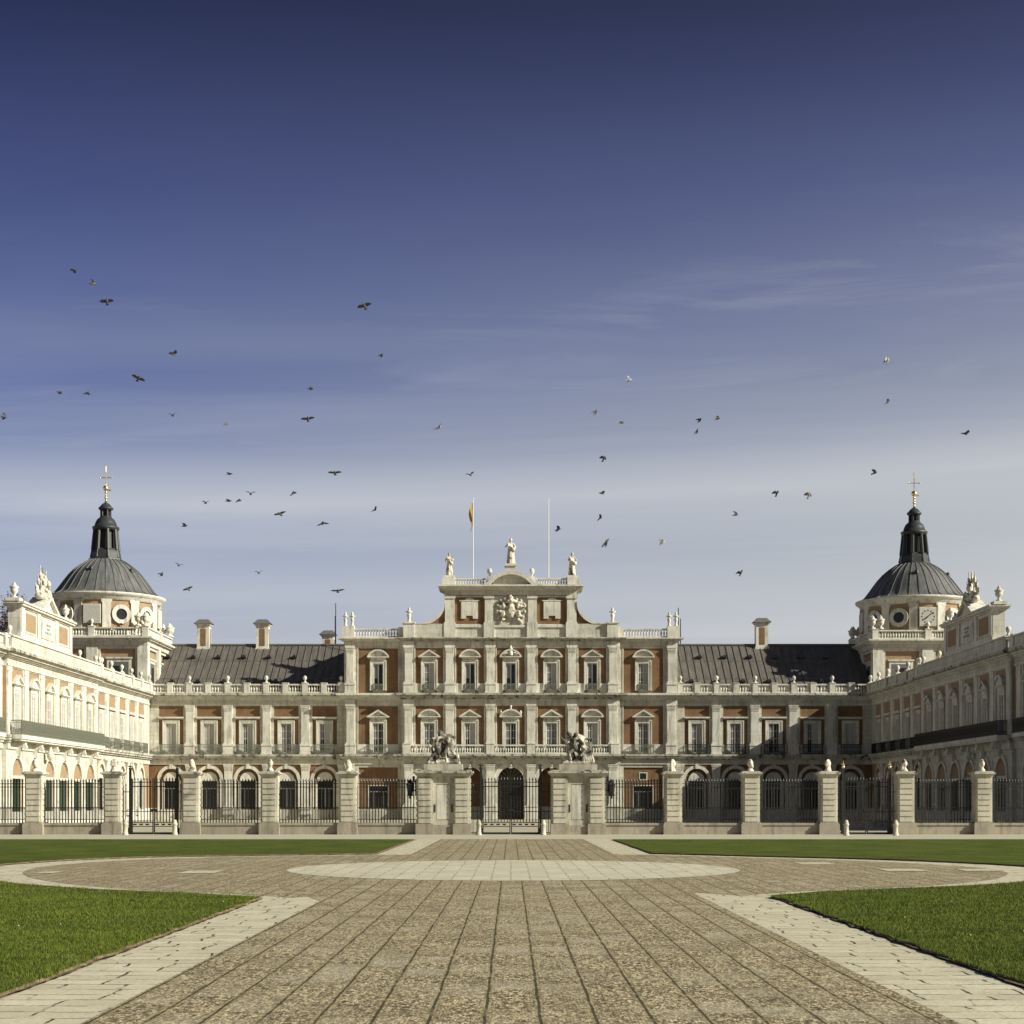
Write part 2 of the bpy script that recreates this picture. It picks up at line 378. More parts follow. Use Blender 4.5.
def blob(mb, name, mat, voxel=.04, rough=.0, seed=0., smooth=2):
    me = bpy.data.meshes.new(name+'_raw'); me.from_pydata(mb.v, [], mb.f); me.update()
    o = bpy.data.objects.new('tmp', me); COL.objects.link(o)
    r = o.modifiers.new('r', 'REMESH'); r.mode = 'VOXEL'; r.voxel_size = voxel; r.use_smooth_shade = True
    if smooth:
        sm = o.modifiers.new('s', 'SMOOTH'); sm.iterations = smooth; sm.factor = .5
    dg = bpy.context.evaluated_depsgraph_get()
    out = bpy.data.meshes.new_from_object(o.evaluated_get(dg)); out.name = name
    bpy.data.objects.remove(o); bpy.data.meshes.remove(me)
    if rough:
        for v in out.vertices:
            p = v.co*5 + Vector((seed, 0, 0)); d = noise.noise(p)*rough + noise.noise(p*2.3)*rough*.5
            v.co += v.normal*d
    out.materials.clear(); out.materials.append(M[mat]); out.update()
    return out
HUM = dict(pel=(0,0,.93), che=(0,0,1.28), nec=(0,0,1.50), hea=(0,-.02,1.68), sL=(-.2,0,1.43), eL=(-.3,0,1.15), hL=(-.28,-.1,.88),
           sR=(.2,0,1.43), eR=(.3,0,1.15), hR=(.28,-.1,.88), pL=(-.1,0,.9), kL=(-.12,-.02,.48), fL=(-.13,0,.06), pR=(.1,0,.9), kR=(.12,-.02,.48), fR=(.13,0,.06))
def human(mb, pose, o=(0,0,0), s=1.):
    J = dict(HUM); J.update(pose); J = {k: Vector(o) + Vector(v)*s for k, v in J.items()}
    c = lambda a, b, r1, r2: cap(mb, J[a], J[b], r1*s, r2*s)
    c('pel','che',.145,.17); c('che','nec',.14,.07); c('sL','sR',.085,.085); c('nec','hea',.06,.07)
    ell(mb, J['hea'], (.095*s,.11*s,.125*s)); d = (J['hea']-J['nec']).normalized()
    ell(mb, J['hea'] + Vector((0,-.1,-.02))*s, (.02*s,.03*s,.03*s)); ell(mb, J['hea'] + d*.04*s + Vector((0,.03,0))*s, (.11*s,.11*s,.11*s))
    for k in 'LR':
        c('s'+k,'e'+k,.07,.052); c('e'+k,'h'+k,.05,.036); ell(mb, J['h'+k], (.055*s,.05*s,.065*s))
        c('pel','p'+k,.13,.115); c('p'+k,'k'+k,.105,.07); c('k'+k,'f'+k,.068,.045)
        f = J['f'+k]; cap(mb, f, f + Vector((0,-.15,-.03))*s, .045*s, .035*s)
    return J
# ------------------------------------------------------------------ shared palace pieces
def rng(a, b): return (a, b) if a < b else (b, a)
def pilaster_mesh(z0, z1, w=.85, ped=.95, pw=1.25, p=.22):
    m = MB(); h = w/2
    if ped:
        m.box(-pw/2, pw/2, -p-.12, .02, z0, z0+ped-.1, 'trim'); m.box(-pw/2-.06, pw/2+.06, -p-.18, .02, z0+ped-.1, z0+ped, 'trim')
        m.box(-pw/2-.05, pw/2+.05, -p-.17, .02, z0+.003, z0+.16, 'trim')
    a = z0+ped
    m.box(-h-.12, h+.12, -p-.1, .02, a, a+.13, 'trim'); m.box(-h-.06, h+.06, -p-.05, .02, a+.13, a+.24, 'trim')
    m.box(-h, h, -p, .02, a+.24, z1-.42, 'trim')
    m.box(-h-.03, h+.03, -p-.035, .02, z1-.56, z1-.50, 'trim')
    m.box(-h-.03, h+.03, -p-.05, .02, z1-.42, z1-.28, 'trim'); m.box(-h-.06, h+.06, -p-.09, .02, z1-.28, z1-.12, 'trim'); m.box(-h-.1, h+.1, -p-.13, .02, z1-.12, z1-.004, 'trim')
    return m.mesh('pilaster')
def strip_mesh():
    m = MB(); m.box(-.42, .42, -.07, .02, 6.52, 11.38, 'trim'); m.box(-.47, .47, -.1, .02, 6.51, 6.8, 'trim'); m.box(-.46, .46, -.1, .02, 11.05, 11.39, 'trim'); return m.mesh('pilaster')
PIL = {'pn': pilaster_mesh(6.5, 11.4, .78, .95, 1.02), 'up': pilaster_mesh(12.55, 17.15, .74, .95, .98), 'gr': pilaster_mesh(.02, 5.5, .8, 1.35, 1.25, .22), 'gs': pilaster_mesh(.5, 5.5, .8, .6, 1.0, .14), 'wp': strip_mesh()}
def window_mesh(w, h, rows, pane, y=.12, bar=.055, arch=False):
    m = MB(); h2 = w/2
    m.box(-h2, h2, y+.05, y+.09, 0, h, pane)
    m.box(-h2, -h2+.09, y-.04, y+.06, 0, h, 'frame'); m.box(h2-.09, h2, y-.04, y+.06, 0, h, 'frame')
    m.box(-h2+.09, h2-.09, y-.04, y+.06, 0, .12, 'frame'); m.box(-h2+.09, h2-.09, y-.04, y+.06, h-.09, h, 'frame')
    m.box(-.055, .055, y-.05, y+.055, .12, h-.09, 'frame')
    for s in ((-1, 1) if rows > 1 else ()):
        m.box(s*h2*.52-.018, s*h2*.52+.018, y, y+.053, .12, h-.09, 'frame')
    for i in range(1, rows): z = h*i/rows; m.box(-h2+.09, h2-.09, y-.005, y+.052, z-bar/2, z+bar/2, 'frame')
    if pane in ('glass',):   # blind drawn part way behind some glass
        m.box(-h2+.1, -.06, y+.045, y+.0495, h*.45, h-.1, 'curtain')
    return m.mesh('window')
def half_mesh(w, h, rows):
    me = window_mesh(w, h, rows, 'glass'); m = MB(); m.box(.06, w/2-.1, .155, .1695, .15, h-.1, 'shutter'); m.box(-w/2+.1, -.06, .155, .1695, h*.62, h-.1, 'curtain')
    b = bpy.data.meshes.new('t'); import bmesh; bm = bmesh.new(); bm.from_mesh(me); n0 = len(me.materials)
    for k in ('shutter', 'curtain'):
        if M[k].name not in [q.name for q in me.materials]: me.materials.append(M[k])
    ix = [q.name for q in me.materials]; vs = [bm.verts.new(v) for v in m.v]
    for f, k in zip(m.f, m.m): fc = bm.faces.new([vs[i] for i in f]); fc.material_index = ix.index(M[k].name)
    bm.to_mesh(me); bm.free(); bpy.data.meshes.remove(b); return me
WIN = {'dark': window_mesh(1.06, 3.0, 4, 'glass'), 'blind': window_mesh(1.06, 3.0, 4, 'curtain'), 'white': window_mesh(1.06, 3.0, 4, 'shutter'),
       'up': window_mesh(1.0, 2.7, 1, 'glass'), 'half': half_mesh(1.06, 3.0, 4), 'uph': half_mesh(1.0, 2.7, 3)}
def surround_mesh(w, h, kind, t=.26, pr=.42, ap=.12):
    m = MB(); a = w/2; b = a+t
    m.box(-b, -a, -ap, .2, 0, h+t, 'trim'); m.box(a, b, -ap, .2, 0, h+t, 'trim'); m.box(-a, a, -ap, .2, h, h+t, 'trim')
    m.box(-b-.06, -b+.05, -ap-.04, .0, 0, h+t+.02, 'trim'); m.box(b-.05, b+.06, -ap-.04, .0, 0, h+t+.02, 'trim')
    m.box(-b-.063, b+.063, -ap-.043, .0, h+t-.07, h+t+.03, 'trim')
    if kind == 'plain': return m.mesh('window_surround')
    z = h+t+.03
    m.box(-b, b, -.1, 0, z, z+.22, 'trim'); z += .22
    W = b+.34
    m.box(-W, W, -pr, 0, z+.07, z+.15, 'trim'); m.box(-W+.09, W-.09, -pr+.09, 0, z, z+.07, 'trim'); z += .15
    if kind == 'tri':
        H = .68; m.ribbon([(-W, z), (0, z+H), (W, z)], [(-W+.32, z+.002), (0, z+H-.17), (W-.32, z+.002)], -pr, 0, 'trim')
        m.ngon([(-W+.3, z), (W-.3, z), (0, z+H-.18)], -.12, 0, 'trim')
    else:
        n = 12; H = .72; rr = (W*W+H*H)/(2*H); th = math.asin(min(1, W/rr))
        A = [(rr*math.sin(-th+2*th*i/n), z-(rr-H)+rr*math.cos(-th+2*th*i/n)) for i in range(n+1)]
        B = [(x*.86, max(z, z+(q-z)*.80-.01)) for x, q in A]; B[0] = (B[0][0], z+.002); B[-1] = (B[-1][0], z+.002)
        m.ribbon(A, B, -pr, 0, 'trim'); m.ngon(B[1:-1] + [(B[-1][0], z), (B[0][0], z)], -.12, -.001, 'trim')
    if kind == 'urn':
        for x in (-W+.15, 0, W-.15): m.lathe(x, -.2, [(.09, z+(.68 if x == 0 else .1)), (.07, z+(.85 if x == 0 else .25)), (.13, z+(1.0 if x == 0 else .42)), (.03, z+(1.16 if x == 0 else .6))], 'trim', 8)
    if kind == 'broken':
        for s in (-1, 1): cap_pts = m.tube((s*.3, -.3, z+.35), (s*.75, -.3, z+.25), .13, 'trim', 8)
        m.lathe(0, -.25, [(.22, z+.1), (.28, z+.4), (.15, z+.6), (.2, z+.75), (.04, z+1.1)], 'trim', 10)
    return m.mesh('window_surround')
SUR = {k: surround_mesh(1.06, 3.0, k) for k in ('plain', 'tri', 'seg', 'urn')}
SUR.update({'w'+k: surround_mesh(1.06, 3.0, k, pr=.3, ap=.05) for k in ('plain', 'tri', 'seg')})
WIN.update({'w'+k: window_mesh(1.06, 3.0, 4, c, y=.03) for k, c in (('white', 'shutter'), ('blind', 'curtain'), ('dark', 'curtain'))})
SUR.update({'u'+k: surround_mesh(1.0, 2.7, k) for k in ('tri', 'seg', 'broken')})
def grille_mesh(w=1.5, h=2.7, col='iron'):
    m = MB(); a = w/2
    m.box(-a, a, .22, .26, 0, h, 'glass'); m.box(-a, a, .18, .23, h*.72, h*.76, 'frame'); m.box(-.05, .05, .18, .23, 0, h*.72, 'frame')
    for s in (-1, 1): m.box(s*a*.5-.025, s*a*.5+.025, .19, .23, 0, h*.72, 'frame')
    n = int(w/.16)
    for i in range(n+1): x = -a+w*i/n; m.box(x-.013, x+.013, .03, .055, 0, h, col)
    for i in range(8): z = h*(i+.5)/8; m.box(-a, a, .024, .04, z-.012, z+.012, col)
    return m.mesh('grille_window')
GRI = {'std': grille_mesh(1.5, 2.7), 'wide': grille_mesh(1.9, 2.2), 'low': grille_mesh(1.25, 2.6)}
def green_door_mesh(w=2.2, h=2.5):
    m = MB(); a = w/2; m.box(-a, a, .12, .2, 0, h, 'green'); m.box(-a, a, .02, .22, h, h+.2, 'trim')
    for s in (-1, 1):
        for k in range(3): m.box(s*a*.5-a*.33, s*a*.5+a*.33, .09, .13, .2+k*h/3.2, .1+(k+1)*h/3.4, 'green')
    m.box(-.02, .02, .1, .14, 0, h, 'iron'); return m.mesh('shuttered_window')
GDOOR = green_door_mesh()
def ball_mesh():
    m = MB(); m.lathe(0, 0, [(.2, 0), (.21, .06), (.09, .14), (.075, .24), (.15, .32), (.2, .46), (.18, .6), (.1, .69), (.03, .72)], 'trim', 12); return m.mesh('ball_finial')
BALL = ball_mesh()
def urn_mesh(s=1.):
    m = MB(); P = [(.3, 0), (.3, .12), (.14, .2), (.12, .36), (.3, .5), (.36, .72), (.3, .82), (.42, .9), (.42, .98), (.2, 1.08), (.16, 1.22), (.05, 1.38), (.01, 1.45)]
    m.lathe(0, 0, [(r*s, z*s) for r, z in P], 'trim', 12); return m.mesh('urn')
URN = urn_mesh()
def figure_urn_mesh():
    m = MB(); m.lathe(0, 0, [(.28, 0), (.3, .1), (.16, .2), (.2, .5), (.28, .8), (.2, .95), (.12, 1.02), (.4, 1.12), (.42, 1.22), (.12, 1.3), (.16, 1.45), (.13, 1.6), (.02, 1.7)], 'trim', 10); return m.mesh('vase_finial')
VASE = figure_urn_mesh()
def balustrade(x0, x1, yc, z0, h, piers, th=.26, step=.27, pw=.42, mat='trim'):
    m = MB(); x0, x1 = rng(x0, x1)
    m.box(x0, x1, yc-th/2-.03, yc+th/2+.03, z0, z0+.14, mat); m.box(x0, x1, yc-th/2-.04, yc+th/2+.04, z0+h-.14, z0+h, mat)
    for p in piers: m.box(p-pw/2, p+pw/2, yc-th/2-.09, yc+th/2+.09, z0+.003, z0+h+.04, mat); m.box(p-pw/2-.05, p+pw/2+.05, yc-th/2-.13, yc+th/2+.13, z0+h+.04, z0+h+.12, mat)
    ps = sorted([x0-.1] + list(piers) + [x1+.1]); zz = z0+.14; hh = h-.28
    pr = [(.05, 0), (.075, .06*hh), (.045, .14*hh), (.10, .38*hh), (.085, .55*hh), (.04, .82*hh), (.07, .93*hh), (.05, hh)]
    for a, b in zip(ps, ps[1:]):
        g = b-a-pw
        if g < .2: continue
        n = max(1, int(g/step))
        for i in range(n): m.lathe(a+pw/2+g*(i+.5)/n, yc, [(r*1.05, zz+z) for r, z in pr], mat, 6)
    return m
def iron_rail(x0, x1, z0, h, depth, mat='rail', step=.11, dense=True, ends=True):
    # railing round a balcony: front at y=-depth, returns at both ends
    m = MB(); x0, x1 = rng(x0, x1); y = -depth
    for z in ((z0+.06, .03), (z0+h*.22, .015), (z0+h-.03, .035), (z0+h*.82, .015)):
        m.box(x0, x1, y-.02, y+.02, z[0]-z[1], z[0]+z[1], mat)
        if ends: m.box(x0, x0+.04, y+.021, 0, z[0]-z[1], z[0]+z[1], mat); m.box(x1-.04, x1, y+.021, 0, z[0]-z[1], z[0]+z[1], mat)
    n = max(2, int((x1-x0)/step))
    for i in range(n+1):
        x = x0+(x1-x0)*i/n; m.box(x-.014, x+.014, y-.014, y+.014, z0, z0+h, mat)
        if i < n and step > .075:
            xm = x+(x1-x0)/n/2; m.box(xm-.03, xm+.03, y-.01, y+.01, z0+h*.30, z0+h*.38, mat); m.box(xm-.03, xm+.03, y-.01, y+.01, z0+h*.66, z0+h*.74, mat)
    if ends:
        k = max(1, int(depth/step))
        for i in range(k): yy = -depth*(i+.5)/k; m.box(x0+.006, x0+.034, yy-.014, yy+.014, z0, z0+h, mat); m.box(x1-.034, x1-.006, yy-.014, yy+.014, z0, z0+h, mat)
    return m
class Block:
    def __init__(s, name, root, loc=(0,0,0), rz=0., label=None):
        s.o = link(name, bpy.data.meshes.new('tmp'), root, loc, rz); s.m = MB()
        if label: s.o['label'] = label
    def sub(s, name, me, loc=(0,0,0), rz=0.):
        return link(name, me if not isinstance(me, MB) else me.mesh(name), s.o, loc, rz)
    def done(s, name=None): s.o.data = s.m.mesh(s.o.name.split('.')[0]); return s.o
CORN = [(0, .09, .12), (.09, .2, .26), (.2, .34, .44), (.34, .40, .62), (.40, .6, .72)]
def cornice(m, x0, x1, yf, z, prof=CORN, k=1., mat='trim', e0=True, e1=True):
    x0, x1 = rng(x0, x1)
    for i, (a, b, p) in enumerate(prof): m.box(x0-(p*k if e0 else 0), x1+(p*k if e1 else 0), yf-p*k, yf+.3, z+a, z+b, 'ledge' if i >= len(prof)-2 else mat)
    dentils(m, x0, x1, yf, z+.2, .13, .42*k)

def dentils(m, x0, x1, yf, z, h, d, step=.5, w=.2):
    n = int((x1-x0)/step)
    for i in range(n): x = x0+(x1-x0)*(i+.5)/n; m.box(x-w/2, x+w/2, yf-d, yf, z+.005, z+h, 'trim')
def storey_ground_arches(B, cs, x0, x1, yf, r=1.1, zs=4.0, door=None, style='gallery', flush=False):
    m = B.m; x0, x1 = rng(x0, x1); cs = sorted(cs); ed = [x0] + [(a+b)/2 for a, b in zip(cs, cs[1:])] + [x1]
    for i, c in enumerate(cs):
        a, b = ed[i], ed[i+1]
        m.archwall(a, b, 0, 5.5, c, r, zs, yf, yf+.55, ('brickw' if flush else 'brick') if style == 'gallery' else 'stone')
        m.archring(c, zs, r, r+.32, yf-.1, yf+.003, 'trim')
        m.box(c-r-.32, c-r, yf-.1, yf+.002, 0, zs, 'trim'); m.box(c+r, c+r+.32, yf-.1, yf+.002, 0, zs, 'trim')
        m.box(c-.16, c+.16, yf-.17, yf, zs+r-.03, zs+r+.45, 'trim')
        if c-r-.32 > a: m.box(a+.001, c-r-.32, yf-.04, yf, 0, 1.15, 'trim')
        if b > c+r+.32: m.box(c+r+.32, b-.001, yf-.04, yf, 0, 1.15, 'trim')
        dark = door is not None and abs(c-door) < .1
        if dark:
            m.box(c-r-.1, c+r+.1, yf+2.2, yf+2.3, 0, 5.4, 'wood'); 
            continue
        # recessed infill: brick wall, pale sill wall, hooded window
        hw = .75 if style == 'gallery' else 1.1
        q = .0 if style == 'gallery' and not flush else -.21
        m.wall(c-r-.05, c+r+.05, 0, 5.3, [(c-hw, c+hw, 1.1 if style == 'gallery' else .9, 3.8 if style == 'gallery' else 3.4)], yf+.28+q, yf+.5, 'brickw' if flush or style != 'gallery' else 'brick')
        m.box(c-r, c+r, yf+.2+q, yf+.29+q, 0, 1.0, 'trim')
        if style == 'gallery':
            n = 8; A = [(c+.8*math.cos(math.pi*(1-k/n)), 4.0+.75*math.sin(math.pi*(1-k/n))) for k in range(n+1)]
            m.ribbon(A, [(x, 3.86) for x, z in A], yf+.12+q*.6, yf+.3+q, 'trim')
            m.box(c-.95, c-.75, yf+.18+q, yf+.32+q, 1.0, 3.9, 'trim'); m.box(c+.75, c+.95, yf+.18+q, yf+.32+q, 1.0, 3.9, 'trim')
            B.sub('grille_window', GRI['std'], (c, yf+.28+q, 1.1))
        else:
            m.box(c-r, c+r, yf-.03, yf+.2, 3.42, 3.62, 'trim')
            B.sub('shuttered_window', GDOOR, (c, yf-.03, .9))
    return ed
def storey_piano(B, cs, x0, x1, yf, kind, pw, pil=True, edge=True, ends=(True, True), wins=None, hoods=None, fl=''):
    m = B.m; x0, x1 = rng(x0, x1); cs = sorted(cs)
    zt = 11.35
    holes = [(c-.53, c+.53, 6.6, 9.6) for c in cs]
    m.wall(x0, x1, 6.5, 11.4, holes, yf, yf+.45, 'brickw' if fl else 'brick')
    # stone framing between the brick panels
    e = [x0]
    for c in cs: e += [c-pw/2, c+pw/2]
    e.append(x1)
    for a, b in zip(e[::2], e[1::2]):
        if b-a > .02: m.box(a, b, yf-.06, yf+.002, 6.5, 11.4, 'stone')
    for c in cs:
        m.box(c-pw/2, c+pw/2, yf-.05, yf+.001, zt-.02, 11.4, 'stone')
        m.box(c-pw/2, c-.85, yf-.04, yf+.001, 6.5, 7.5, 'trim'); m.box(c+.85, c+pw/2, yf-.04, yf+.001, 6.5, 7.5, 'trim')
    for i, c in enumerate(cs):
        w = wins[i % len(wins)] if wins else 'blind'
        B.sub('window', WIN[fl+w], (c, yf, 6.6))
        k = 'plain' if kind == 'plain' else hoods[i % len(hoods)]
        B.sub('window_surround', SUR[fl+k], (c, yf, 6.6))
        if kind == 'plain': m.box(c-pw/2-.04, c+pw/2+.04, yf-(.16 if fl else .3), yf, 10.12, 10.26, 'trim'); m.box(c-pw/2+.05, c+pw/2-.05, yf-.2, yf, 10.02, 10.12, 'trim')
    if pil:
        ms = [(a+b)/2 for a, b in zip(cs, cs[1:])]
        for x in ms: B.sub('pilaster', PIL['wp' if fl else 'pn'], (x, yf-.06, 0))
    m.box(x0, x1, yf-.1, yf+.45, 11.4, 11.98, 'stone'); m.box(x0, x1, yf-.15, yf-.05, 11.44, 11.56, 'trim')
    cornice(m, x0, x1, yf-.1, 11.98, e0=ends[0], e1=ends[1])
def band(m, x0, x1, yf, p=.5, z=5.5, ends=(True, True)):
    x0, x1 = rng(x0, x1)
    m.box(x0, x1, yf-.12, yf+.45, z, z+.47, 'stone')
    for a, b, q in ((.47, .62, p*.45), (.62, .80, p*.8), (.80, 1.0, p)):
        m.box(x0-(q if ends[0] else 0), x1+(q if ends[1] else 0), yf-q-.1, yf+.45, z+a, z+b-(.002 if b == 1. else 0), 'ledge')

# ------------------------------------------------------------------ the palace
PAL = thing('palace', 'long cream stone and brick palace with two domed towers and two side wings', 'palace', (0, 160, 0))

def gallery(s):
    B = Block('gallery', PAL, (0, 0, 0), 0, ('left' if s < 0 else 'right') + ' rear gallery between central pavilion and domed tower')
    cs = sorted([s*c for c in (18.6, 22.45, 26.3, 30.15, 33.95)]); x0, x1 = rng(s*16.4, s*36.7)
    m = B.m
    storey_ground_arches(B, cs, x0, x1, 0.)
    for x in [(a+b)/2 for a, b in zip(cs, cs[1:])] + [s*16.85]: B.sub('pilaster', PIL['gs'], (x, 0, 0))
    band(m, x0, x1, 0, .45)
    storey_piano(B, cs, x0, x1, 0., 'plain', 2.45, wins=['white', 'white', 'half', 'blind', 'half'] if s < 0 else ['half', 'blind', 'dark', 'half', 'white'])
    m.box(x0, x1, .6, 13, 0, 12.4, 'stone')
    for c in cs: B.sub('balcony_railing', iron_rail(-1.0, 1.0, 6.5, 1.0, .42, 'iron' if s > 0 else 'rail', step=.15), (c, -.08, 0))  # right gallery rails in black iron: shade put into their colour
    pr = sorted([(a+b)/2 for a, b in zip(cs, cs[1:])] + [s*16.9])
    mid = [c for c in cs]
    B.sub('balustrade', balustrade(s*16.7, s*36.1, -.45, 12.585, .93, pr + mid, pw=.55))
    for x in pr: B.sub('ball_finial', BALL, (x, -.45, 13.63))
    # lead roof with standing seams and little vents
    r = MB(); xa, xb = rng(s*16.55, s*47.); y0, z0, y1, z1 = .6, 12.75, 8.5, 18.2
    r.add([(xa,y0,z0),(xb,y0,z0),(xb,y1,z1),(xa,y1,z1),(xb,y1*2-y0,z0),(xa,y1*2-y0,z0)], [(0,1,2,3),(3,2,4,5),(0,3,5),(1,4,2)], 'roof')
    x = xa+.3; sl = (z1-z0)/(y1-y0); k = 0
    while x < xb-.2:
        r.add([(x-.03,y0,z0+.01),(x+.03,y0,z0+.01),(x+.03,y1,z1+.01),(x-.03,y1,z1+.01),(x-.03,y0,z0+.085),(x+.03,y0,z0+.085),(x+.03,y1,z1+.085),(x-.03,y1,z1+.085)],
              [(0,3,2,1),(4,5,6,7),(0,1,5,4),(1,2,6,5),(2,3,7,6),(3,0,4,7)], 'roof'); x += .72
    r.tube((xa, y1, z1+.1), (xb, y1, z1+.1), .12, 'tile', 8)
    for zz in (.28, .66): 
        yy = y0+(y1-y0)*zz; z = z0+(z1-z0)*zz; r.box(xa+.01, xb-.01, yy-.04, yy+.05, z-.02, z+.055, 'roof')
    rf = B.sub('roof', r)
    vm = MB(); vm.ngon([(-.28, 0), (.28, 0), (.1, .32), (-.1, .32)], -.35, .5, 'lead'); vm.box(-.18, .18, -.37, -.3, .03, .2, 'glass'); vme = vm.mesh('roof_vent')
    for row, fr, off in ((0, .2, 0), (1, .72, 1.3)):
        for i in range(6):
            X = s*(18.3+i*2.62+off) if s > 0 else s*(21.2+i*2.62+off)
            if abs(X) > 36: continue
            B.sub('roof_vent', vme, (X, y0+(y1-y0)*fr, z0+(z1-z0)*fr+.03))
    B.done(); return B
gallery(-1); gallery(1)

# ---- central pavilion
def pavilion():
    B = Block('central_pavilion', PAL, (0, -.6, 0), 0, 'three storey central block with attic gable'); m = B.m
    W = 16.6; cen = [-8.1, -4.05, 0, 4.05, 8.1]; yc = -.35; E = 10.85
    # ground floor arcade
    ed = [-E, -6.075, -2.025, 2.025, 6.075, E]
    for i, c in enumerate(cen):
        m.archwall(ed[i], ed[i+1], 0, 5.5, c, 1.3, 3.92, yc, yc+.75, 'stone')
        m.archring(c, 3.92, 1.3, 1.72, yc-.08, yc+.003, 'trim')
        m.box(c-1.38, c-1.28, yc-.09, yc+.78, 3.75, 3.93, 'trim'); m.box(c+1.28, c+1.38, yc-.09, yc+.78, 3.75, 3.93, 'trim')
        k = MB(); k.ngon([(-.16, 0), (.16, 0), (.24, .55), (-.24, .55)], -.2, 0, 'trim'); ell(k, (0, -.24, .32), (.13, .12, .17)); B.sub('keystone', k, (c, yc, 5.1))
    m.box(-E, E, 3.4, 3.6, 0, 5.9, 'brick'); m.box(-E, E, 3.33, 3.41, 0, 1.3, 'trim'); m.box(-E, E, yc+.76, 3.38, 5.45, 5.9, 'trim')
    for x in (-E+.15, E-.15): m.box(x-.15, x+.15, yc+.76, 3.35, 0, 5.44, 'brick')
    d = MB(); n = 12   # great door with panels and fanlight ironwork
    pts = [(-1.3, 0), (1.3, 0)] + [(1.3*math.cos(math.pi*i/n), 3.92+1.3*math.sin(math.pi*i/n)) for i in range(n+1)]
    d.ngon(pts, .35, .45, 'wood')
    for s in (-1, 1):
        for k in range(4): d.box(s*.65-.45, s*.65+.45, .3, .37, .3+k*.95, 1.05+k*.95, 'wood')
    d.box(-.03, .03, .27, .36, 0, 3.9, 'iron'); d.box(-1.3, 1.3, .28, .36, 3.86, 3.98, 'wood')
    for i in range(1, 8): a = math.pi*i/8; d.tube((0, .3, 3.98), (1.25*math.cos(a), .3, 3.95+1.22*math.sin(a)), .025, 'rail', 5)
    B.sub('door', d, (0, 0, 0))
    for x in (-2.025, -6.075, 2.025, 6.075, -10.15, 10.15): B.sub('pilaster', PIL['gr'], (x, yc, 0))
    for s in (-1, 1):
        c = s*13.2; a, b = rng(s*E, s*W); p0, p1 = c-1.95, c+1.95
        m.wall(a, b, 0, 5.5, [(p0, p1, .9, 5.2)], 0, .5, 'stone')
        hs = [(c-.95, c+.95, 1.15, 3.35)]
        m.wall(p0-.02, p1+.02, .88, 5.22, hs, .14, .48, 'brick'); m.box(p0, p1, .08, .15, .9, 1.05, 'trim')
        if s > 0: m.box(c-.42, c+.42, .1, .145, 3.95, 4.7, 'trim'); m.box(c-.32, c+.32, .09, .105, 4.03, 4.62, 'glass')
        B.sub('grille_window', GRI['wide'], (c, .16, 1.15)); m.box(c-1.02, c-.95, .11, .2, 1.1, 3.42, 'trim'); m.box(c+.95, c+1.02, .11, .2, 1.1, 3.42, 'trim'); m.box(c-.95, c+.95, .11, .2, 3.35, 3.42, 'trim')
        B.sub('pilaster', PIL['gs'], (s*16.05, 0, 0))
        m.box(a, b, .5, 14, 0, 5.48, 'stone')
        band(m, a, b, 0, .42)
    m.box(-E, E, 3.61, 14, 0, 5.93, 'stone')
    band(m, -E, E, yc, .75)
    # balcony over the arcade
    B.sub('balustrade', balustrade(-E, E, yc-.62, 6.5, .93, [-10.3, -6.075, -2.025, 2.025, 6.075, 10.3], pw=.8, step=.25))
    m.box(-W+.02, W-.02, .46, 14, 5.49, 17.9, 'stone'); m.box(-E+.02, E-.02, yc+.46, .47, 5.98, 17.9, 'stone')
    # upper storeys
    hoods_pn = ['seg', 'tri', 'urn', 'tri', 'seg']; hoods_up = ['utri', 'useg', 'ubroken', 'useg', 'utri']
    for lev in (0, 1):
        z0, z1 = ((6.5, 11.4), (12.55, 17.15))[lev]; hz = (6.6, 12.85)[lev]; hh = (3.0, 2.7)[lev]; hw = (.53, .5)[lev]
        def seg(a, b, cs, yf, pw, hoods, wins):
            m.wall(a, b, z0, z1, [(c-hw, c+hw, hz, hz+hh) for c in cs], yf, yf+.45, 'brick')
            e = [a]
            for c in cs: e += [c-pw/2, c+pw/2]
            e.append(b)
            for p, q in zip(e[::2], e[1::2]): m.box(p, q, yf-.06, yf+.002, z0, z1, 'stone')
            for i, c in enumerate(cs):
                m.box(c-pw/2, c+pw/2, yf-.05, yf+.001, z1-.1, z1, 'stone')
                if not (lev == 1 and abs(c) > 12): m.box(c-pw/2, c-.8, yf-.04, yf+.001, z0, z0+1.0, 'trim'); m.box(c+.8, c+pw/2, yf-.04, yf+.001, z0, z0+1.0, 'trim')
                m.box(c-pw/2-.1, c-pw/2, yf-.1, yf-.0, z0+.01, z1-.01, 'trim'); m.box(c+pw/2, c+pw/2+.1, yf-.1, yf-.0, z0+.01, z1-.01, 'trim')
                B.sub('window', WIN[wins[i]] if lev == 0 else WIN['uph' if round(c) in (-8, 4, 13) else 'up'], (c, yf, hz)); B.sub('window_surround', SUR[hoods[i]], (c, yf, hz))
                if lev == 1: B.sub('balcony_railing', iron_rail(-.5, .5, z0+.1, .85, .2, 'rail', step=.07), (c, yf-.02, 0))
                elif abs(c) > 12: B.sub('balcony_railing', iron_rail(-1.0, 1.0, 6.5, .95, .4, step=.15), (c, yf-.06, 0))
        seg(-E, E, cen, yc, 2.75, hoods_pn if lev == 0 else hoods_up, ['blind', 'half', 'dark', 'blind', 'half'])
        for s in (-1, 1):
            a, b = rng(s*E, s*W)
            seg(a, b, [s*13.2], 0., 3.95, ['tri'] if lev == 0 else ['useg'], ['dark' if s < 0 else 'blind'])
            for x in ([16.0] if lev else [15.95]): B.sub('pilaster', PIL['up' if lev else 'pn'], (s*x, -.06, 0))
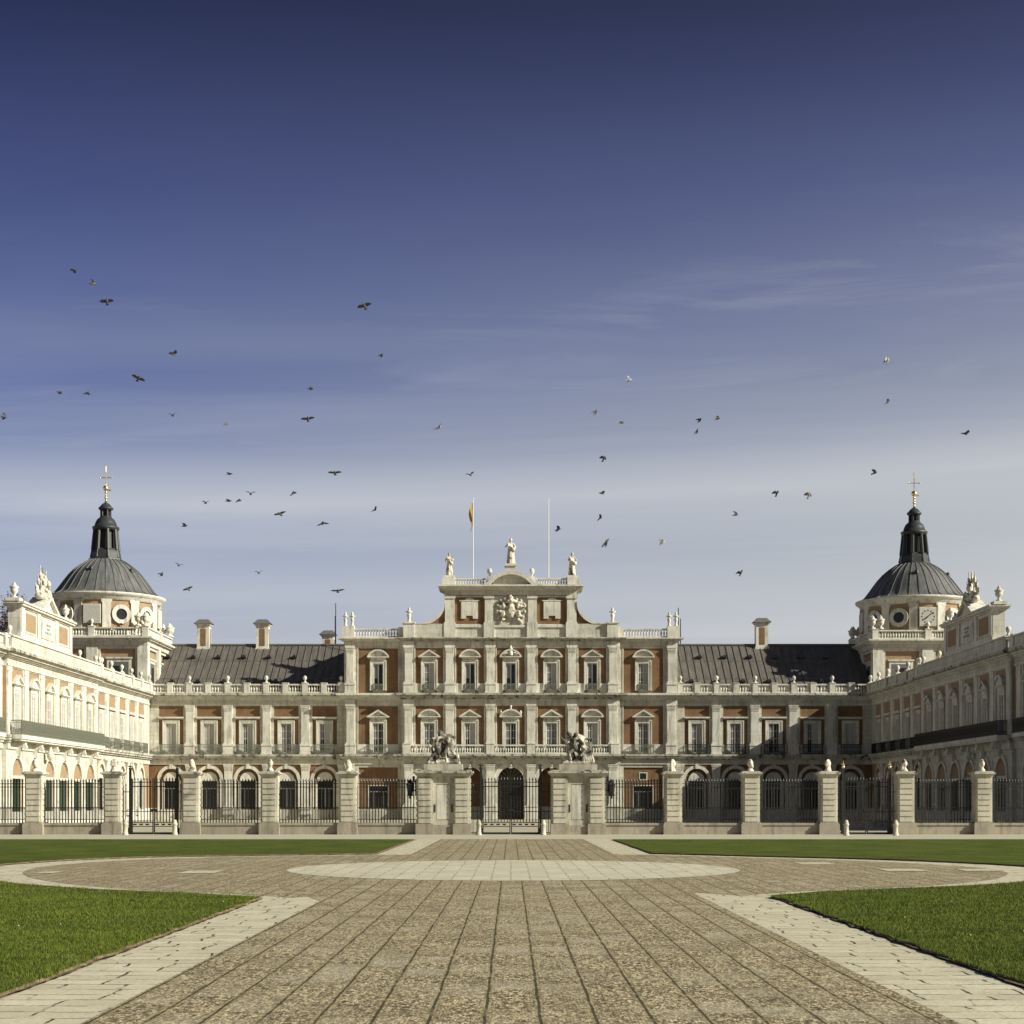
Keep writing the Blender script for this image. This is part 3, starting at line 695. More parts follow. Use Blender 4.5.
        for x in (-2.025, -6.075, 2.025, 6.075, -10.15, 10.15): B.sub('pilaster', PIL['up' if lev else 'pn'], (x, yc-.06, 0))
        zc = z1
        m.box(-W, W, -.1, .4, zc, zc+.55, 'stone'); m.box(-E, E, yc-.1, .2, zc+.002, zc+.552, 'stone')
        pf = CORN if lev == 0 else [(0, .08, .1), (.08, .2, .25), (.2, .26, .5), (.26, .38, .58)]
        for (a, b, p) in pf:
            m.box(-W-p, W+p, -.1-p, .3, zc+.553+a, zc+.553+b, 'trim'); m.box(-E-p, E+p, yc-.1-p, -.1-p+.002, zc+.554+a, zc+.551+b, 'ledge')
        dentils(m, -W, -E-.7, -.1, zc+.753, .12, .4); dentils(m, E+.7, W, -.1, zc+.753, .12, .4); dentils(m, -E, E, yc-.1, zc+.753, .12, .4)
        for x in (-2.025, -6.075, 2.025, 6.075, -10.15, 10.15): m.box(x-.55, x+.55, yc-.28, yc, zc+.003, zc+.54, 'trim')
        for x in (-16., 16.): m.box(x-.5, x+.5, -.28, 0, zc+.003, zc+.54, 'trim')
    m.box(-W+.4, W-.4, .3, 13.8, 17.9, 18.1, 'tile')
    # parapet balustrades, pedestals and urns
    zb = 18.09
    for s in (-1, 1):
        B.sub('balustrade', balustrade(s*10.8, s*16.4, -.25, zb, .9, [s*10.9, s*16.2], pw=.5))
        m.box(*rng(s*15.55, s*16.75), -.6, .25, zb-.005, zb+1.15, 'trim')
        for dx in (-.34, .34):
            v_ = B.sub('vase_finial', VASE, (s*16.1+dx, -.2, zb+1.15)); v_.scale = (.72, .72, .84)
        m.box(*rng(s*9.55, s*10.65), -.95, .1, zb-.004, zb+1.35, 'trim'); m.box(*rng(s*9.45, s*10.75), -1.05, .2, zb+1.35, zb+1.5, 'trim')
        v_ = B.sub('vase_finial', VASE, (s*10.1, -.42, zb+1.5)); v_.scale = (.8, .8, .9)
        m.box(*rng(s*10.6, s*11.2), -.55, .1, zb, zb+1.0, 'trim')
        # concave volute between pedestal and attic
        A = []; 
        for i in range(13):
            t = i/12; th = math.pi/2*t
            A.append((s*(9.5-2.95*math.sin(th)), zb+1.35+2.2*(1-math.cos(th))))
        Bq = [(x+0*s, max(zb+1.34, z-.28)) for x, z in A]
        m.ribbon(A, Bq, -.75, .0, 'trim'); m.ribbon([(x, z-.2) for x, z in A[3:]], [(x, zb+1.3) for x, z in A[3:]], -.45, -.1, 'brick')
        m.box(*rng(s*6.5, s*9.6), -.7, .1, zb-.003, zb+1.34, 'stone')
    # attic
    A0 = 6.5; ya = -.55
    m.box(-A0, A0, ya+.003, 3.0, zb-.006, zb+1.3, 'stone')
    m.box(-A0-.08, A0+.08, ya-.12, 3.0, zb+1.0, zb+1.22, 'trim')
    m.box(-A0+.05, A0-.05, ya+.12, 3.0, zb+1.2, 22.6, 'brick')
    for x, w in ((-6.05, .95), (6.05, .95), (-2.15, .85), (2.15, .85)):
        m.box(x-w/2, x+w/2, ya-.12, ya+.2, zb+1.21, 22.2, 'trim'); m.box(x-w/2-.1, x+w/2+.1, ya-.2, ya+.2, zb+1.21, zb+1.5, 'trim'); m.box(x-w/2-.1, x+w/2+.1, ya-.22, ya+.2, 21.95, 22.25, 'trim')
        m.box(x-w/2-.1, x+w/2+.1, ya-.22, ya+.1, zb+.01, zb+1.25, 'trim')
    m.box(-1.75, 1.75, ya, ya+.2, zb+1.21, 22.2, 'stone')
    m.box(-A0-.03, A0+.03, ya-.1, 3.1, 22.25, 22.75, 'stone')
    for (a, b, p) in [(0, .1, .15), (.1, .24, .35), (.24, .34, .6), (.34, .5, .7)]: m.box(-A0-p, A0+p, ya-.1-p, 3.1+p*.3, 22.751+a, 22.751+b, 'trim')
    for s in (-1, 1):
        p = MB(); p.box(-1.45, -.93, -.04, .12, -1.25, 1.25, 'trim')
        p = MB(); c = s*4.1    # tablet in the brick panel with a scalloped foot and arched top
        p.box(-.84, .84, -.03, .13, -.7, .75, 'trim'); p.ribbon([(.45*math.cos(math.pi*(1-i/8)), .84+.24*math.sin(math.pi*(1-i/8))) for i in range(9)], [(.45*math.cos(math.pi*(1-i/8)), .83) for i in range(9)], -.03, .13, 'trim')
        p.box(-1.0, 1.0, -.07, .1, .75, .84, 'trim'); p.box(-.84, -.33, -.03, .13, -1.0, -.7, 'trim'); p.box(.33, .84, -.03, .13, -1.0, -.7, 'trim')
        B.sub('tablet', p, (c, ya+.02, 20.95))
        for z0_, z1_ in ((zb+1.21, zb+1.32), (22.08, 22.2)): m.box(c-1.6, c+1.6, ya+.0, ya+.2, z0_, z1_, 'trim')
        B.sub('balustrade', balustrade(s*2.5, s*5.75, ya+.1, 23.25, .72, [], th=.22, step=.24))
        m.box(*rng(s*5.6, s*6.8), ya-.45, ya+.7, 23.25, 24.05, 'trim')
        m.box(*rng(s*1.75, s*2.45), ya-.2, ya+.4, 23.25, 24.1, 'trim')
        b = MB(); b.lathe(0, 0, [(.3, 0), (.12, .1), (.1, .25), (.32, .45), (.38, .68), (.3, .92), (.1, 1.02)], 'trim', 14); b_ = B.sub('ball_finial', b, (s*2.1, ya+.1, 24.1)); b_.scale = (.68, .68, .85)
    # segmental pediment
    n = 16; Wp = 2.55; H = 1.35; rr = (Wp*Wp+H*H)/(2*H); th = math.asin(Wp/rr); z = 23.25
    P = lambda f, q: [(f*rr*math.sin(-th+2*th*i/n), z-(rr-H)+rr*math.cos(-th+2*th*i/n)+q) for i in range(n+1)]
    Ao = P(1., 0.); Bi = [(x*.88, max(z+.001, zz-.33)) for x, zz in Ao]
    m.ribbon(Ao, Bi, ya-.75, ya+1., 'trim'); m.ngon(Bi, ya-.2, ya+.9, 'stone'); m.box(-.5, .5, ya-.5, ya+.5, z+H-.1, z+H+.5, 'trim'); m.box(-.62, .62, ya-.6, ya+.6, z+H+.5, z+H+.62, 'trim')
    # coat of arms: crowned shield with trophies and banners
    c = MB(); ell(c, (0, -.15, 0), (.62, .3, .85)); ell(c, (0, -.32, 0), (.45, .2, .62)); ell(c, (0, -.25, 1.0), (.5, .3, .25)); ell(c, (0, -.25, 1.3), (.3, .25, .25)); ell(c, (0, -.25, 1.55), (.1, .1, .14))
    for s in (-1, 1):
        for a, l in ((20, 1.6), (42, 1.5), (62, 1.3), (-5, 1.5), (-28, 1.5), (-48, 1.7)):
            q = (s*l*math.cos(R(a)), -.12, l*math.sin(R(a))*.95); cap(c, (s*.4, -.1, 0), q, .09, .06); ell(c, q, (.2, .14, .24)); ell(c, (q[0]*.75, -.2, q[2]*.8), (.24, .16, .16))
        ell(c, (s*.85, -.25, -.35), (.3, .22, .36)); ell(c, (s*.8, -.22, .5), (.22, .2, .3))
    B.sub('coat_of_arms', blob(c, 'coat_of_arms', 'marble', .04, .05, 3., 0), (0, ya-.02, 20.75)).scale = (.9, .9, .95)
    B.done(); return B
pavilion()

# ---- chimneys and masts
def chimney_mesh(h=3.0):
    m = MB(); m.box(-.65, .65, -.5, .5, 0, h-.3, 'trim'); m.box(-.72, .72, -.57, .57, 0, .35, 'trim'); m.box(-.27, .27, -.53, -.49, .55, h-.65, 'brick'); m.box(.64, .68, -.2, .2, .55, h-.65, 'brick')
    m.box(-.78, .78, -.63, .63, h-.3, h-.12, 'trim'); m.frustum(0, 0, .95, .8, .85, .7, h-.12, h+.02, 'tile'); m.frustum(0, 0, .8, .66, .5, .4, h+.02, h+.35, 'tile'); return m.mesh('chimney')
CH = chimney_mesh()
link('chimney', CH, PAL, (-32.3, 8.5, 17.6)); link('chimney', CH, PAL, (-26.1, 8.5, 17.6)); link('chimney', CH, PAL, (26.4, 8.5, 17.75)); link('chimney', CH, PAL, (-20.0, 15.5, 17.2)); link('chimney', CH, PAL, (18.2, 15, 15.5))
for x, z, y in ((-18.6, 22.9, 10), (-19.1, 22., 14), (17.8, 22.4, 10), (18.35, 21.6, 13)):
    a = MB(); a.tube((0, 0, 16), (0, 0, z), .075, 'iron', 6, .045); put('lightning_rod', a, PAL, (x, y, 0))

# ---- side wings
def wing(s):
    rz = R(90) if s < 0 else R(-90)
    B = Block('side_wing', PAL, (s*36.15, 0, 0), rz, ('left' if s < 0 else 'right') + ' wing along the courtyard with iron balcony and gabled attic'); m = B.m
    T = lambda t: (-t if s < 0 else t-.8)
    tw = [3.7, 7.5, 11.3, 15.1, 18.9]; bw = [23.9, 27.9, 31.9, 35.9, 39.95, 44.0]; cw = [49.4, 53.4, 57.4, 61.4, 65.4, 69.4]
    xs = lambda l: sorted(T(v) for v in l)
    # near the corner: plain bays
    a, b = rng(T(0.2), T(21.5)); c1 = xs(tw)
    storey_ground_arches(B, c1, a, b, 0., flush=True); band(m, a, b, 0, .45, ends=(False, False))
    storey_piano(B, c1, a, b, 0., 'plain', 2.3, wins=['white', 'white', 'blind'], ends=(False, False), fl='w')
    for x in [(p+q)/2 for p, q in zip(c1, c1[1:])]: B.sub('pilaster', PIL['gs'], (x, 0, 0))
    for c in c1: B.sub('balcony_railing', iron_rail(-.95, .95, 6.5, 1.0, .42, 'iron' if s > 0 else 'rail', step=.09), (c, -.08, 0))  # paler iron on the sunlit left, black on the shaded right, painted in
    B.sub('parapet', parapet_mesh(a, b, xs([2.0, 5.6, 9.4, 13.2, 17.0, 20.9])))
    for x in xs([2.0, 5.6, 9.4, 13.2, 17.0, 20.4, 21.1]): B.sub('ball_finial', BALL, (x, -.45, 13.63))
    # projecting middle with pediments, iron balcony and gable
    a, b = rng(T(21.5), T(46.4)); c2 = xs(bw); yb = -.32
    storey_ground_arches(B, c2, a, b, yb, r=1.28, zs=3.62, door=T(35.8), style='wing')
    band(m, a, b, yb, .25)
    storey_piano(B, c2, a, b, yb, 'ped', 2.5, wins=['white', 'white', 'blind'], hoods=['tri', 'seg'], fl='w')
    for x in (T(22.0), T(45.9)): B.sub('pilaster', PIL['wp'], (x, yb-.06, 0))
    sl = rng(T(22.6), T(46.0)); 
    q = MB(); q.box(sl[0], sl[1], yb-1.0, yb-.2, 6.22, 6.52, 'trim'); q.box(sl[0]+.1, sl[1]-.1, yb-.9, yb-.2, 6.1, 6.22, 'trim')
    for c in c2: 
        q.ngon([(c-.2, 5.0), (c+.2, 5.0), (c+.2, 6.1), (c-.2, 6.1)], yb-.35, yb+.0, 'trim'); q.box(c-.17, c+.17, yb-.7, yb-.3, 5.65, 6.1, 'trim'); q.tube((c-.19, yb-.62, 5.7), (c+.19, yb-.62, 5.7), .16, 'trim', 10)
    for dx in (-1.4,): q.lathe(T(35.8)+dx*(-1 if s < 0 else 1)*-1, yb-.5, [(.1, 4.9), (.25, 5.1), (.28, 5.5), (.12, 5.7), (.1, 6.0)], 'trim', 8)
    B.sub('balcony', q)
    B.sub('balcony_railing', iron_rail(sl[0]+.05, sl[1]-.05, 6.52, 1.05, 0.75, 'iron' if s > 0 else 'rail', step=.07), (0, yb-.2, 0))  # long rail: sun side lighter, shade side darker by colour
    k = MB(); k.box(a-.0, b+.0, yb-.55, yb+.3, 12.583, 12.75, 'trim'); k.box(a+.1, b-.1, yb-.4, yb+.3, 12.75, 13.5, 'stone'); k.box(a+.05, b-.05, yb-.5, yb+.35, 13.5, 13.62, 'trim')
    B.sub('parapet', k)
    for t in (22.3, 27.4, 45.9): B.sub('ball_finial', BALL, (T(t), yb-.1, 13.62))
    # gabled attic
    g = MB(); c0 = T(37.2) if s < 0 else T(36.2); hw = 6.7 if s < 0 else 6.5; ya = yb-.25
    g.box(c0-hw, c0+hw, ya, ya+.9, 13.63, 15.85, 'stone'); g.box(c0-hw-.12, c0+hw+.12, ya-.07, ya+.97, 13.62, 14.0, 'trim')
    for (za, zb_, p) in ((15.85, 15.97, .1), (15.97, 16.12, .28), (16.12, 16.27, .38)): g.box(c0-hw-p, c0+hw+p, ya-p, ya+.9+p, za, zb_, 'trim')
    for x in (-hw+.35, -2.35, 2.35, hw-.35): g.box(c0+x-.33, c0+x+.33, ya-.1, ya+.05, 14.0, 15.86, 'trim')
    for x in (-4.3, 4.3): g.box(c0+x-1.42, c0+x+1.42, ya-.04, ya+.02, 14.12, 15.72, 'trim'); g.box(c0+x-1.22, c0+x+1.22, ya-.055, ya, 14.25, 15.58, 'brickw')
    g.box(c0-1.6, c0+1.6, ya-.06, ya+.02, 14.15, 15.62, 'trim'); g.box(c0-1.4, c0+1.4, ya-.09, ya+.0, 14.3, 15.5, 'trim')
    Wp = 2.3; g.ribbon([(c0-Wp, 16.27), (c0, 17.45), (c0+Wp, 16.27)], [(c0-Wp+.55, 16.272), (c0, 17.2), (c0+Wp-.55, 16.272)], ya-.38, ya+1.1, 'trim'); g.ngon([(c0-Wp+.5, 16.27), (c0+Wp-.5, 16.27), (c0, 17.22)], ya-.1, ya+1., 'trim')
    for x in (-1, 1): g.box(c0+x*hw-.45, c0+x*hw+.45, ya-.05, ya+.95, 16.272, 16.5, 'trim')
    B.sub('attic', g)
    for i, (tx, sz) in enumerate((('CAROLVS III', .24), ('ADIECIT', .24), ('AN MDCCLXXV', .24))):
        cu = bpy.data.curves.new('t', 'FONT'); cu.body = tx; cu.size = sz; cu.extrude = .008; cu.align_x = 'CENTER'; cu.align_y = 'CENTER'
        to = bpy.data.objects.new('t', cu); COL.objects.link(to); dg = bpy.context.evaluated_depsgraph_get(); me = bpy.data.meshes.new_from_object(to.evaluated_get(dg)); bpy.data.objects.remove(to)
        me.materials.clear(); me.materials.append(M['ink']); me.transform(Matrix.Rotation(R(90), 4, 'X')); B.sub('inscription', me, (c0, ya-.1, 15.22-.30*i))
    for x in (-1, 1): u_ = B.sub('urn', URN, (c0+x*hw, ya+.45, 16.5)); u_.scale = (.8, .8, .85)
    # nearer range beyond the pavilion, running on past the frame
    a, b = rng(T(46.4), T(72.)); c3 = xs(cw)
    storey_ground_arches(B, c3, a, b, 0., r=1.28, zs=3.62, style='wing'); band(m, a, b, 0, .3, ends=(False, False))
    storey_piano(B, c3, a, b, 0., 'ped', 2.5, wins=['white', 'blind'], hoods=['seg', 'tri'], ends=(False, False), fl='w')
    B.sub('pilaster', PIL['wp'], (T(47.3), -.06, 0))
    sl = rng(T(49.7-1.2), T(71)); q = MB(); q.box(sl[0], sl[1], -1.0, -.2, 6.24, 6.52, 'trim')
    B.sub('balcony', q); B.sub('balcony_railing', iron_rail(sl[0]+.05, sl[1]-.05, 6.52, 1.05, .95, 'iron' if s > 0 else 'rail', step=.07))  # again lighter left and darker right, light and shade set by colour
    B.sub('parapet', parapet_mesh(a, b, xs([47.4, 51.4, 55.4, 59.4, 63.4, 67.4, 71.3])))
    for x in xs([51.4, 55.4, 59.4]): B.sub('ball_finial', BALL, (x, -.45, 13.63))
    # body
    x0, x1 = rng(T(-.0), T(72.)); m.box(x0, x1, .56, 10.5, 5.48, 12.5, 'stone'); m.box(*rng(T(0), T(34.4)), .56, 10.5, 0, 5.47, 'stone'); m.box(*rng(T(37.2), T(72)), .56, 10.5, 0, 5.47, 'stone'); m.box(*rng(T(34.4), T(37.2)), 2.5, 10.5, 0, 5.46, 'stone')
    r = MB(); r.add([(x0,.4,12.55),(x1,.4,12.55),(x1,10.6,12.55),(x0,10.6,12.55),(x0,5.5,13.3),(x1,5.5,13.3)], [(0,1,5,4),(4,5,2,3),(0,4,3),(1,2,5)], 'roof'); B.sub('roof', r)
    B.done(); return B
def parapet_mesh(a, b, piers):
    k = MB(); k.box(a, b, -.62, -.2, 12.583, 12.75, 'trim'); k.box(a, b, -.52, -.28, 12.75, 13.4, 'stone'); k.box(a, b, -.64, -.18, 13.4, 13.52, 'trim')
    ps = sorted(piers)
    for p in ps: k.box(p-.3, p+.3, -.68, -.14, 12.59, 13.63, 'trim')
    for p, q in zip(ps, ps[1:]):
        n = 3; g = (q-p-.6)/n
        for i in range(n): x = p+.3+g*(i+.5); k.box(x-g*.36, x+g*.36, -.56, -.5, 12.86, 13.3, 'trim')
    return k
wing(-1); wing(1)

# ---- domed towers
def tower(s):
    cx, cy, hf = s*(41.3 if s < 0 else 41.85), (3.2 if s < 0 else 6.0), 5.5
    B = Block('domed_tower', PAL, (cx, cy, 0), 0, ('left tower with a blank dial on its drum' if s < 0 else 'right tower with a clock on its drum')); m = B.m
    m.box(-hf+.9, hf-.9, -hf+2.6, hf-.9, 0, 12.6, 'stone'); m.box(-hf+.35, hf-.35, -hf+.35, hf-.35, 12.3, 17.3, 'brickw')
    for k in range(4):
        rot = Matrix.Rotation(k*math.pi/2, 4, 'Z'); f = MB()
        e_ = 0 if k % 2 == 0 else .402
        for x0, x1 in ((-hf+e_, -hf+1.0), (-.55, .55), (hf-1.0, hf-e_)): f.box(x0, x1, -hf, -hf+.4, 12.5, 17.2, 'trim')
        for x0, x1 in ((-hf+1.0, -hf+1.25), (-.8, -.55), (.55, .8), (hf-1.25, hf-1.0)): f.box(x0, x1, -hf+.12, -hf+.4, 12.5, 16.9, 'stone')
        f.box(-hf+1., hf-1., -hf+.14, -hf+.4, 16.9, 17.2, 'stone')
        for c in (-2.65, 2.65):
            f.box(c-1.2, c+1.2, -hf+.16, -hf+.36, 13.0, 15.9, 'trim'); f.box(c-1.3, c+1.3, -hf+.05, -hf+.36, 15.9, 16.05, 'trim'); f.box(c-.95, c+.95, -hf+.14, -hf+.2, 13.0, 15.6, 'tile'); f.box(c-.5, c+.5, -hf+.12, -hf+.16, 13.0, 15.2, 'glass')
        f.box(-hf-.02+e_, hf+.02-e_, -hf-.02, -hf+.381, 17.2, 17.6, 'stone')
        o0 = len(m.v); 
        m.v += [tuple(rot @ Vector(p)) for p in f.v]; m.f += [tuple(o0+i for i in q) for q in f.f]; m.m += f.m; m.s += f.s
    for (a, b, p) in ((17.6, 17.7, .12), (17.7, 17.84, .3), (17.84, 17.9, .48), (17.9, 18.06, .55)): m.box(-hf-p, hf+p, -hf-p, hf+p, a, b, 'trim')
    for k in range(4): B.sub('balustrade', balustrade(-hf, hf, -hf, 18.063, .93, [-hf+.2, 0, hf-.2] if k % 2 == 0 else [0], pw=.6), (0, 0, 0), k*math.pi/2)
    for k in range(4):
        rt = Matrix.Rotation(k*math.pi/2, 3, 'Z')
        for x, yy, dz in ((hf-.2, -hf, 0), (hf-.9, -hf, 0), (hf-.2, -hf+.8, 0)):
            p = rt @ Vector((x, yy, 0)); B.sub('urn', URN, (p.x, p.y, 19.1), 0)
        p = rt @ Vector((0, -hf, 0)); B.sub('ball_finial', BALL, (p.x, p.y, 19.1))
    # drum
    d = MB(); rd = 5.45
    d.lathe(0, 0, [(rd-.12, 18.06), (rd-.12, 21.95)], 'brickw', 48)
    d.lathe(0, 0, [(rd+.12, 18.06), (rd+.12, 18.75), (rd, 18.8), (rd-.1, 18.85)], 'trim', 48); d.lathe(0, 0, [(rd-.1, 21.75), (rd+.02, 21.76), (rd+.05, 21.95), (rd+.2, 22.05), (rd+.25, 22.2), (rd+.5, 22.3), (rd+.55, 22.5), (rd, 22.6)], 'trim', 48)
    for i in range(12):
        a = R(15+30*i); rt = Matrix.Rotation(a, 3, 'Z'); f = MB(); f.box(-.42, .42, -rd-.06, -rd+.3, 18.7, 21.8, 'trim'); f.box(-.52, .52, -rd-.03, -rd+.3, 21.5, 21.81, 'trim')
        o0 = len(d.v); d.v += [tuple(rt @ Vector(p)) for p in f.v]; d.f += [tuple(o0+j for j in q) for q in f.f]; d.m += f.m; d.s += f.s
    dr = B.sub('drum', d)
    for i in range(12):
        a = R(30*i)
        # panel i faces direction of local -y rotated by a; oculi alternate with square tablets
        sq = i % 3 == 0
        if not sq:
            f = MB(); f.archring(0, 0, .55, .95, -rd-.12, -rd+.1, 'trim', 16)
            A = [(.95*math.cos(2*math.pi*j/20), .95*math.sin(2*math.pi*j/20)) for j in range(11, 20)]
            f.ribbon([(.95*math.cos(-math.pi*j/14), .95*math.sin(-math.pi*j/14)) for j in range(15)], [(.55*math.cos(-math.pi*j/14), .55*math.sin(-math.pi*j/14)) for j in range(15)], -rd-.12, -rd+.1, 'trim')
            f.ngon([(.6*math.cos(2*math.pi*j/16), .6*math.sin(2*math.pi*j/16)) for j in range(16)], -rd+.02, -rd+.09, 'glass')
            B.sub('round_window', f, (0, 0, 20.35), a)
        else:
            f = MB(); f.box(-.85, .85, -rd-.07, -rd+.2, -.95, .95, 'trim'); f.box(-.84, .84, -rd-.09, -rd-.05, -.84, .84, 'tablet')
            vis = (s > 0 and i == 0)
            B.sub('clock_face' if vis else 'dial_panel', f, (0, 0, 20.35), a)
            if vis:
                h = MB()
                for k in range(12):
                    t = R(30*k); x, z = .62*math.sin(t), .62*math.cos(t); h.box(x-.05, x+.05, -rd-.105, -rd-.088, z-.07, z+.07, 'black')
                B.sub('hour_marks', h, (0, 0, 20.35), a)
                h = MB(); h.tube((-.42, -rd-.13, -.3), (.55, -rd-.13, .45), .04, 'black', 6); h.tube((0, -rd-.14, 0), (-.25, -rd-.14, -.2), .06, 'black', 6)
                B.sub('clock_hand', h, (0, 0, 20.35), a)
    # dome: lead sheets with ribs
    D = MB(); P = [(5.72, 22.55), (5.5, 22.62), (5.12, 22.85), (4.85, 23.2), (4.55, 23.6), (4.2, 24.1), (3.75, 24.7), (3.2, 25.3), (2.6, 25.8), (2.0, 26.2), (1.7, 26.35)]
    D.lathe(0, 0, P, 'dome', 48)
    for i in range(32):
        a = 2*math.pi*i/32+.05; da = .022
        vs = []
        for (r, z) in P:
            w = .032
            for k in (-1, 1):
                vs.append((r*math.cos(a)-k*w*math.sin(a), r*math.sin(a)+k*w*math.cos(a), z-.02)); vs.append(((r+.04)*math.cos(a)-k*w*math.sin(a), (r+.04)*math.sin(a)+k*w*math.cos(a), z+.035))
        fs = []
        for j in range(len(P)-1):
            o = j*4; fs += [(o+1, o+3, o+7, o+5), (o, o+1, o+5, o+4), (o+3, o+2, o+6, o+7)]
        D.add(vs, fs, 'dome')
    for a, z, r in ((-100, 25.1, 3.45), (-30, 25.0, 3.5)):
        D.lathe(r*math.cos(R(a)), r*math.sin(R(a)), [(.22, z-.1), (.2, z+.2), (.05, z+.35)], 'lead', 8)
    B.sub('dome', D)
    # lantern
    l = MB(); l.lathe(0, 0, [(1.75, 26.3), (1.7, 26.5), (1.55, 26.55), (1.5, 27.1), (1.42, 27.3), (1.3, 27.5)], 'lead', 8, False, R(22.5))
    l.lathe(0, 0, [(.95, 27.3), (.85, 29.5)], 'iron', 8, False, R(22.5))
    for i in range(8):
        a = R(22.5+45*i)
        l.tube((1.32*math.cos(a), 1.32*math.sin(a), 27.4), (1.12*math.cos(a), 1.12*math.sin(a), 29.6), .2, 'lead', 6, .17)
        l.tube((1.5*math.cos(a), 1.5*math.sin(a), 26.6), (1.3*math.cos(a), 1.3*math.sin(a), 27.9), .13, 'lead', 6, .06)
    l.lathe(0, 0, [(1.15, 29.4), (1.35, 29.55), (1.38, 29.75), (1.15, 29.85), (1.05, 30.2), (.9, 30.5), (.62, 30.75), (.58, 30.85)], 'lead', 16)
    l.lathe(0, 0, [(.4, 30.8), (.38, 31.55)], 'iron', 8, False)
    for i in range(6): a = 2*math.pi*i/6; l.tube((.5*math.cos(a), .5*math.sin(a), 30.8), (.5*math.cos(a), .5*math.sin(a), 31.6), .09, 'lead', 6)
    l.lathe(0, 0, [(.6, 31.5), (.75, 31.6), (.75, 31.72), (.6, 31.85), (.4, 32.1), (.12, 32.3), (.08, 32.4)], 'lead', 16)
    B.sub('lantern', l)
    c = MB()
    for z, r in ((32.5, .13), (32.78, .16), (33.05, .12), (33.3, .14)): ell_(c, (0, 0, z), r, 'gilt')
    ell_(c, (0, 0, 33.75), .30, 'gilt'); c.tube((0, 0, 32.3), (0, 0, 36.0), .045, 'gilt', 6); c.box(-.58, .58, -.03, .03, 34.78, 34.88, 'gilt'); c.box(-.05, .05, -.035, .035, 34.2, 35.4, 'gilt')
    for x in (-.58, .58): ell_(c, (x, 0, 34.83), .08, 'gilt')
    c.ngon([(0.1, 33.6), (.5, 33.65), (.5, 33.45), (.1, 33.5)], -.02, .02, 'gilt')
    B.sub('cross', c)
    B.done()
def ell_(mb, c, r, mat, n=10):
    k = n//2; mb.lathe(c[0], c[1], [(max(.01, r*math.sin(math.pi*j/k)), c[2]-r*math.cos(math.pi*j/k)) for j in range(k+1)], mat, n)
tower(-1); tower(1)
# ------------------------------------------------------------------ statues on the roof
def robed(seed, armL, armR, lean=0.):
    m = MB(); rnd = random.Random(seed)
    human(m, dict(hea=(lean*.3,-.02,1.68), eL=armL[0], hL=armL[1], eR=armR[0], hR=armR[1]), s=1.)
    for i in range(9):   # robe folds falling from the waist
        a = 2*math.pi*i/9+rnd.random(); r = .2+.05*rnd.random()
        cap(m, (r*.55*math.cos(a), r*.5*math.sin(a), 1.15), (r*1.1*math.cos(a), r*math.sin(a), .04), .09, .085, 8)
    cap(m, (-.2, -.1, 1.4), (.22, -.16, .95), .09, .12, 8); cap(m, (.2, .1, 1.35), (-.1+.3*lean, .2, .3), .1, .12, 8)
    ell(m, (0, 0, 0.02), (.34, .32, .08)); ell(m, (0, .03, 1.72), (.12, .13, .12))
    return blob(m, 'statue_figure', 'marble', .035, .02, seed, 1)
def roof_statue(x, z, s, seed, arms, label):
    t = thing('statue', label, 'statue', (x, 159.05, z), 0, 'robed statues on the palace roofline')
    b = MB(); b.box(-.55, .55, -.45, .45, -.0, .18, 'trim'); put('base', b, t)
    o = link('figure', robed(seed, *arms), t, (0, 0, .16)); o.scale = (s*.92, s*.95, s*.94)
roof_statue(0, 25.22, 1.50, 3, (((-.38,-.05,1.2), (-.2,-.25,1.3)), ((.36,-.1,1.15), (.15,-.28,1.05))), 'tallest robed stone statue on the crown of the central arched gable')
roof_statue(-6.1, 24.05, 1.36, 5, (((-.33,-.05,1.18), (-.25,-.22,1.0)), ((.33,-.08,1.2), (.12,-.25,1.35))), 'robed stone statue on the left corner of the central attic')
roof_statue(6.1, 24.05, 1.36, 9, (((-.33,-.08,1.2), (-.1,-.26,1.2)), ((.35,-.02,1.15), (.3,-.15,.9))), 'robed stone statue on the right corner of the central attic')
# flagpoles
for x, flag, lab in ((-3.85, True, 'white flagpole with a limp yellow and red flag behind the attic'), (3.85, False, 'bare white flagpole on the right of the central attic')):
    t = thing('flagpole', lab, 'flagpole', (x, 163, 22.95), 0, 'flagpoles on the central roof')
    p = MB(); p.tube((0, 0, 0), (0, 0, 9.6), .06, 'white', 8, .04); ell_(p, (0, 0, 9.65), .07, 'white'); put('pole', p, t)
    if flag:
        f = MB(); n = 8
        for k, (c, w0, w1) in enumerate((('red', 0, .06), ('yellow', .06, .42), ('red', .42, .5))):
            A = []; 
            vs = []
            for j in range(n+1):
                z = 9.0-j*.3
                for w in (w0, w1): vs.append((-.07-w*(.42+.30*math.sin(j*.75)), .3*w*math.sin(j*1.1+w*9), z+.3-w*1.1))
            f.add(vs, [(2*j, 2*j+1, 2*j+3, 2*j+2) for j in range(n)], c, True)
        fo = put('flag', f, t); so = fo.modifiers.new('th', 'SOLIDIFY'); so.thickness = .03
